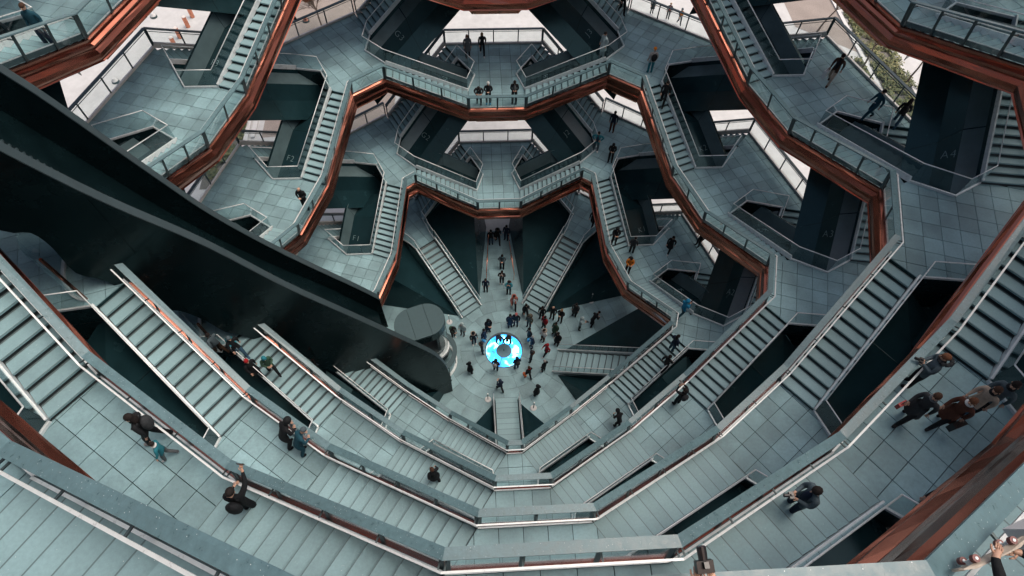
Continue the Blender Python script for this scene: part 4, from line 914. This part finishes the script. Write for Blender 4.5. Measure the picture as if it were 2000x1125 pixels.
((-1.02, 1.36, 0.0), -2.76, 'phone', 1.82, 'black', 'black', 'black', 'dark', 0, ['hood', 'coat'], 'tall hooded person in black, upper left of the glowing disc', 'crowd on the ground floor'),
((-1.33, 0.67, 0.0), -2.12, 'stand', 1.7, 'navy', 'navy', 'navy', 'dark', 0, ['coat'], 'person in navy stooping beside a small glowing blue bag', 'crowd on the ground floor'),
((-1.49, -0.28, 0.0), -1.31, 'stand', 1.68, 'charcoal', 'black', 'black', 'brown', 0, ['fur_brown', 'hood'], 'person with a brown fur collar at the left rim of the disc', 'crowd on the ground floor'),
((-2.31, -1.71, 0.0), -0.78, 'stand', 1.74, 'black', 'black', 'black', 'dark', 0, ['hood', 'coat'], 'lone person in black standing left below the disc', 'crowd on the ground floor'),
((-0.61, -1.59, 0.0), -0.37, 'stand', 1.74, 'black', 'navy', 'black', 'dark', 0, ['hood', 'pack_silver'], 'person with a grey hood on the near rim of the disc, left', 'crowd on the ground floor'),
((0.78, -1.5, 0.0), 0.28, 'stand', 1.74, 'navy', 'denim', 'black', 'dark', 0, ['pack_charcoal', 'hood'], 'person with a dark backpack on the near rim of the disc, right', 'crowd on the ground floor'),
((-0.35, 0.6, 0.0), -2.96, 'bend', 1.74, 'navy', 'navy', 'navy', 'dark', 0, [], 'left of two people bending over the far rim of the glowing disc', 'crowd on the ground floor'),
((0.37, 0.53, 0.0), 2.87, 'bend', 1.72, 'black', 'navy', 'black', 'dark', 0, [], 'right of two people bending over the far rim of the glowing disc', 'crowd on the ground floor'),
((-0.37, -3.04, 0.0), 0.4, 'walkphone', 1.66, 'navy', 'black', 'black', 'dark', 0, ['hood'], 'person in dark blue walking near the foot of the near flight', 'crowd on the ground floor'),
((1.97, -3.48, 0.0), 0.61, 'stand', 1.76, 'black', 'black', 'black', 'dark', 0, ['hood', 'coat'], 'person in a long black coat below right of the disc', 'crowd on the ground floor'),
((1.53, -2.19, 0.0), 0.37, 'walk', 1.72, 'black', 'black', 'black', 'brown', 0, ['scarf_red'], 'person in black carrying a bright orange bag', 'crowd on the ground floor'),
((1.78, -1.04, 0.0), 1.11, 'stand', 1.68, 'charcoal', 'black', 'black', 'brown', 0, ['fur_brown', 'hood'], 'person with a brown fur hood right of the disc', 'crowd on the ground floor'),
((2.57, -1.8, 0.0), 0.68, 'stand', 1.74, 'black', 'black', 'white', 'dark', 0, ['beanie_silver'], 'person in a pale knitted hat and white trainers right of the disc', 'crowd on the ground floor'),
((2.84, -0.6, 0.0), 2.02, 'walk', 1.68, 'red', 'black', 'white', 'dark', 0, ['hood'], 'person in a bright red hooded jacket alone on the right of the disc', 'crowd on the ground floor'),
((3.64, 0.16, 0.0), 2.44, 'stand', 1.8, 'black', 'black', 'black', 'dark', 0, ['coat'], 'person in a long black coat at the foot of the right ground flight', 'crowd on the ground floor'),
((2.72, 0.49, 0.0), 2.24, 'stand', 1.7, 'white', 'rust', 'black', 'dark', 0, ['vest_white', 'fur_beige'], 'person in a white waistcoat with a beige fur hood', 'crowd on the ground floor'),
((1.92, 0.01, 0.0), 1.83, 'stand', 1.74, 'navy', 'navy', 'black', 'silver', 0, [], 'person in a navy coat at the right rim of the disc', 'crowd on the ground floor'),
((1.76, 0.62, 0.0), 2.03, 'stand', 1.68, 'black', 'black', 'black', 'dark', 0, ['scarf_grey'], 'person in black with a bright blue bag, right of the disc', 'crowd on the ground floor'),
((1.83, 1.61, 0.0), 2.54, 'stand', 1.72, 'khaki', 'navy', 'black', 'brown', 0, ['fur_brown', 'hood'], 'person in a khaki coat with brown fur hood above right of the disc', 'crowd on the ground floor'),
((2.87, 1.48, 0.0), 2.24, 'stand', 1.7, 'red', 'black', 'black', 'dark', 0, ['scarf_black'], 'person in a red coat in the thick of the queue', 'crowd on the ground floor'),
((3.56, 0.93, 0.0), 2.24, 'stand', 1.76, 'green', 'black', 'black', 'dark', 0, ['coat'], 'person in a dark green coat right of the red coat', 'crowd on the ground floor'),
((0.92, 1.75, 0.0), 2.84, 'stand', 1.76, 'black', 'navy', 'black', 'dark', 0, ['beanie_pink'], 'person in a pink beanie and black jacket above the disc', 'crowd on the ground floor'),
((0.5, 1.69, 0.0), -2.94, 'stand', 1.74, 'navy', 'navy', 'navy', 'dark', 0, ['coat'], 'person in dark blue, left of the pink beanie', 'crowd on the ground floor'),
((1.63, 2.43, 0.0), -2.96, 'walk', 1.78, 'black', 'black', 'black', 'dark', 0, [], 'person in black at the foot of the right-hand far flight', 'crowd on the ground floor'),
((2.75, 2.23, 0.0), 2.65, 'stand', 1.72, 'black', 'black', 'black', 'dark', 0, [], 'person in black behind the red coat, by the flight', 'crowd on the ground floor'),
((3.5, 2.2, 0.0), 2.65, 'stand', 1.76, 'black', 'black', 'black', 'ginger', 0, ['bald'], 'bald person in black, left of two beside the dark wedge wall', 'crowd on the ground floor'),
((4.04, 1.93, 0.0), 2.53, 'folded', 1.78, 'black', 'black', 'black', 'blonde', 0, [], 'fair-haired person in black, right of two beside the dark wedge wall', 'crowd on the ground floor'),
((5.1, 2.37, 0.0), 2.63, 'stand', 1.72, 'charcoal', 'black', 'black', 'dark', 0, ['coat'], 'dark figure standing alone close under the wedge wall', 'crowd on the ground floor'),
((5.31, 1.27, 0.0), -1.8, 'phone', 1.74, 'pale', 'charcoal', 'black', 'dark', 0, ['hood'], 'person in a pale blue hooded jacket holding a camera on the right', 'crowd on the ground floor'),
((6.22, 1.52, 0.0), -1.12, 'lean', 1.76, 'black', 'black', 'black', 'dark', 0, [], 'photographer in black leaning by the edge of the right wedge wall', 'crowd on the ground floor'),
((-0.56, 8.78, 0.0), -3.08, 'stand', 1.76, 'black', 'denim', 'black', 'dark', 0, [], 'leftmost of three entering from the far passage', 'crowd on the ground floor'),
((-0.05, 8.87, 0.0), -2.98, 'walk', 1.8, 'black', 'charcoal', 'black', 'dark', 0, ['fur_charcoal'], 'middle of three entering from the far passage, in a black coat', 'crowd on the ground floor'),
((0.62, 9.13, 0.0), 2.71, 'stand', 1.8, 'navy', 'navy', 'black', 'dark', 0, [], 'rightmost of three entering from the far passage, in navy', 'crowd on the ground floor'),
((0.18, 6.54, 0.0), 2.99, 'folded', 1.78, 'slate', 'black', 'black', 'dark', 0, ['scarf_teal'], 'person in a dark grey coat, hands together, in the far passage', 'crowd on the ground floor'),
((0.1, 5.23, 0.0), 2.99, 'photo', 1.7, 'black', 'charcoal', 'white', 'dark', 0, ['tee_pale'], 'person holding a camera to the face in the far passage', 'crowd on the ground floor'),
((0.56, 4.36, 0.0), 2.98, 'photo', 1.74, 'teal', 'black', 'black', 'dark', 0, ['pack_rust'], 'person in a teal jacket raising both arms in the far passage', 'crowd on the ground floor'),
((0.85, 3.18, 0.0), -3.09, 'walk', 1.74, 'coral', 'black', 'black', 'dark', 0, ['tee_white', 'fur_coral'], 'person in a coral fur coat walking towards the disc', 'crowd on the ground floor'),
((-1.08, 4.63, 0.0), 3.11, 'stand', 1.68, 'navy', 'black', 'black', 'dark', 0, ['long'], 'long-haired person in a navy jacket on the left of the far passage', 'crowd on the ground floor'),
((6.77, 8.42, 2.44), 2.6, 'walk', 1.72, 'black', 'black', 'black', 'dark', 0, [], 'dark figure on the small landing under the copper edge, upper right', 'visitors on the upper landings'),
((0.51, -18.18, 31.14), 0.05, 'reach', 1.76, 'charcoal', 'black', 'black', 'dark', 0, [], 'photographer below the frame, only pale hands reaching over the front rail', 'visitors on the upper landings'),
((3.4, -17.79, 31.14), 0.31, 'hold', 1.8, 'black', 'deep', 'white', 'dark', 0, ['scarf_white', 'pack_black'], 'person in a black padded jacket hugging a skateboard, bottom right corner', 'visitors on the stairs')]
for args in PEOPLE: BYLABEL[args[10]] = (person(*args), args)

# ------------------------------------------------------------------ things held or carried
def rec(start):
    for k, v in BYLABEL.items():
        if k.startswith(start): return v
def held(start, joint, off=(0, 0, 0)):
    o, a = rec(start); J = pose_mesh(a[2])[1]; return world(a[0], a[1], a[3]/1.74, J[joint]+Vector(off)), a[1]
M['gadget'] = mat('black_gadget', (0.008, 0.009, 0.010), 0.3, var=0.1); M['lens'] = mat('lens_glass', (0.01, 0.012, 0.03), 0.05)
M['whitebag'] = mat('white_paper_bag', (0.62, 0.62, 0.61), 0.7, var=0.08); M['redbag'] = mat('red_leather', (0.30, 0.015, 0.015), 0.4); M['orangebag'] = mat('orange_fabric', (0.55, 0.10, 0.015), 0.7)
M['bluebag'] = mat('bright_blue_fabric', (0.03, 0.32, 0.62), 0.6); M['wood'] = mat('board_edge_wood', (0.42, 0.36, 0.29), 0.5, var=0.2, scale=20); M['wheel'] = mat('maroon_urethane', (0.17, 0.045, 0.04), 0.45, var=0.2)
M['redprint'] = mat('red_print', (0.50, 0.03, 0.03), 0.7); M['whitecloth'] = mat('white_cloth', (0.62, 0.61, 0.60), 0.8)
def frame(p, h):
    f = Vector((-math.sin(h), math.cos(h), 0)); return f, Vector((f.y, -f.x, 0)), Vector((0, 0, 1))
def camera_thing(start, label, joint='har', off=(-.05, .06, .0), tilt=0.0):
    p, h = held(start, joint, off); f, s, u = frame(p, h)
    f2 = (f*math.cos(tilt)+u*math.sin(tilt)).normalized()
    th = thing('camera', p, label, 'camera', 'cameras held by visitors'); b = MB(); b.bar(p-s*.07, p+s*.07, .07, .095, f2); b.build('camera_body', M['gadget'], th)
    b = MB(); b.tube(p+f2*.03, p+f2*.15, .036, .040, 12); b.build('lens_barrel', M['gadget'], th); b = MB(); b.tube(p+f2*.151, p+f2*.155, .033, .033, 12); b.build('front_lens', M['lens'], th)
    b = MB(); b.bar(p-s*.02+u*.06, p+s*.02+u*.06, .05, .03); b.build('viewfinder_hump', M['gadget'], th)
camera_thing('person in a blue-grey jumper', 'black camera held low by the blue-grey jumper wearer')
camera_thing('fair-haired person in a grey parka', 'dark camera held by the grey parka wearer at the rail', off=(0, .05, .04))
camera_thing('person with a backpack photographing', 'black camera at the face of the backpacker on the right landing', off=(-.06, .06, 0))
camera_thing('photographer below the frame', 'black long-lens camera held over the front rail by pale hands', off=(-.05, .05, .03), tilt=.25)
camera_thing('person in a pale blue hooded', 'black camera in the hands of the pale blue hooded coat')
camera_thing('person holding a camera to the face', 'small black camera in the far passage queue', off=(-.06, .06, 0))
p, h = held('person with a black backpack holding a phone', 'har', (-.01, .05, .06)); f, s, u = frame(p, h)
th = thing('phone', p, 'black phone held high over the near left rail', 'phone', 'phones held by visitors'); b = MB(); b.bar(p-s*.08, p+s*.08, .012, .08, u); b.build('case', M['gadget'], th); b = MB(); b.bar(p-s*.074-f*.0085, p+s*.074-f*.0085, .003, .07, u); b.build('screen', M['lens'], th)
for start, label in (('person in black looking down', 'phone in the hands of the visitor at the far centre rail'), ('person in black with a cap', 'phone held by the capped visitor on the right landing'), ('person in a bright orange-yellow', 'phone held by the orange-yellow jacket wearer'), ('person in a bright blue hooded', 'phone held by the bright blue hooded visitor'), ('person with a green backpack', 'phone held by the green backpack wearer on the floor')):
    p, h = held(start, 'har', (-.045, .05, .05)); f, s, u = frame(p, h); d = (f*.6+u*.8); th = thing('phone', p, label, 'phone', 'phones held by visitors')
    b = MB(); b.bar(p-d*.075, p+d*.075, .07, .010); b.build('case', M['gadget'], th); b = MB(); b.bar(p-d*.068+(u*.6-f*.8)*.007, p+d*.068+(u*.6-f*.8)*.007, .062, .003); b.build('screen', M['lens'], th)
def bag(start, label, material, joint, size, off=(0, 0, -.25)):
    p, h = held(start, joint, off); f, s, u = frame(p, h); w_, d_, h_ = size; th = thing('bag', p, label, 'bag', 'bags carried by visitors')
    b = MB(); R4 = lambda z, k: [p+f*w_*k/2+s*d_*k/2+u*z, p-f*w_*k/2+s*d_*k/2+u*z, p-f*w_*k/2-s*d_*k/2+u*z, p+f*w_*k/2-s*d_*k/2+u*z]
    b.prism(R4(-h_/2, .9), R4(h_/2, 1.0)); b.build('bag_body', M[material], th); b = MB()
    for q in (.25, -.25): b.tube(p+f*w_*q+u*h_/2, p+f*w_*q*.3+u*(h_/2+.14), .009)
    b.tube(p+f*w_*.08+u*(h_/2+.135), p-f*w_*.08+u*(h_/2+.135), .011); b.build('handle', M['gadget'], th)
bag('person in a brown jacket, dark', 'white paper shopping bag carried by the brown jacket wearer', 'whitebag', 'har', (.40, .15, .42), (.05, 0, -.30))
bag('first of the four', 'small red handbag beside the first of the four walkers', 'redbag', 'har', (.26, .10, .20), (.04, 0, -.18))
bag('long-haired person in a brown', 'black shoulder bag low beside the brown coat', 'gadget', 'hal', (.36, .16, .30), (-.06, 0, -.24))
bag('person in black carrying', 'bright orange bag carried right of the disc', 'orangebag', 'hal', (.30, .14, .32), (-.05, .05, -.16))
bag('person in navy stooping', 'bright blue bag left of the disc', 'bluebag', 'har', (.26, .12, .26), (.05, .05, -.2))
bag('person in black with a bright blue', 'bright blue bag in the queue right of the disc', 'bluebag', 'hal', (.26, .14, .34), (-.05, .05, -.2))
# skateboard held against the body in the corner
A, B, W1, W2, RB = (Vector(v) for v in [[2.723, -17.608, 32.25], [3.36, -17.407, 32.25], [3.346, -17.308, 32.25], [2.948, -17.479, 32.25], [3.78, -17.26, 32.25]])
d = (B-A).normalized(); n = Vector((-d.y, d.x, 0))
if n.dot(W1-B) < 0: n = -n
mid = (W1+W2)/2-n*.10; th = thing('skateboard', mid, 'skateboard held on edge with maroon wheels facing the rail, bottom right', 'skateboard')
b = MB(); ring = []
for i in range(24):
    a = 2*math.pi*i/24; x = .30*max(-1, min(1, 1.35*math.cos(a)))+.09*math.cos(a); ring.append((x, .10*math.sin(a)))
lift = lambda x: .05*max(0, (abs(x)-.27)/.12)**1.5
b.prism([mid+d*x+Vector((0, 0, z))+n*(lift(x)-.006) for x, z in ring], [mid+d*x+Vector((0, 0, z))+n*(lift(x)+.006) for x, z in ring]); b.build('deck', M['wood'], th)
for q in (.21, -.21):
    c = mid+d*q+n*.035; b = MB(); b.bar(c-n*.03, c+n*.03, .05, .05); b.build('truck', M['bright'], th)
    for z in (.085, -.085):
        b = MB(); b.tube(c+n*.03+Vector((0, 0, z-.025)), c+n*.03+Vector((0, 0, z+.025)), .034, .034, 16); b.build('wheel', M['wheel'], th)
        b = MB(); b.tube(c+n*.03+Vector((0, 0, z+.0255)), c+n*.03+Vector((0, 0, z+.031)), .015, .013, 10); b.build('bearing', M['bright'], th)
th = thing('tote_bag', RB, 'white cloth bag with red leaf-like print at the bottom right edge', 'bag')
b = MB(); X = d*.2; Y = n*.10; Zv = Vector((0, 0, .22)); b.prism([RB-X-Y-Zv+n*-.05, RB+X-Y-Zv, RB+X+Y-Zv, RB-X+Y-Zv], [RB-X-Y*.5+Zv*.2, RB+X-Y*.5+Zv*.2, RB+X+Y*.5+Zv*.2, RB-X+Y*.5+Zv*.2]); b.build('bag_body', M['whitecloth'], th)
r = random.Random(5)
for i in range(9):
    q = RB+d*r.uniform(-.18, .18)+n*r.uniform(-.035, .035)+Zv*.2+Vector((0, 0, .003)); a = r.uniform(0, 3.1); u_ = Vector((math.cos(a), math.sin(a), 0))*.035; v_ = Vector((-math.sin(a), math.cos(a), 0))*.014
    mesh_obj('print_motif', [q-u_, q-u_*.3+v_, q+u_*.5+v_*.8, q+u_, q+u_*.5-v_*.8, q-u_*.3-v_], [(0, 1, 2, 3, 4, 5)], M['redprint'], th)
# slender bronze handrails along the far passage
for s in (1, -1):
    th = thing('passage_handrail', P3('H', 5.5, s*1.05, 0), 'slender bronze handrail on the %s side of the far passage' % ('left' if s == 1 else 'right'), 'handrail', 'handrails of the far passage')
    b = MB(); b.tube(P3('H', 5.4, s*1.0, .9), P3('H', 9.3, s*.72, .9), .03); b.build('rail', M['coppersoft'], th, True)
    for r_ in (5.5, 7.3, 9.2):
        b = MB(); t_ = s*(1.0-(r_-5.4)*.072); b.tube(P3('H', r_, t_, 0), P3('H', r_, t_, .88), .022); b.build('post', M['coppersoft'], th)
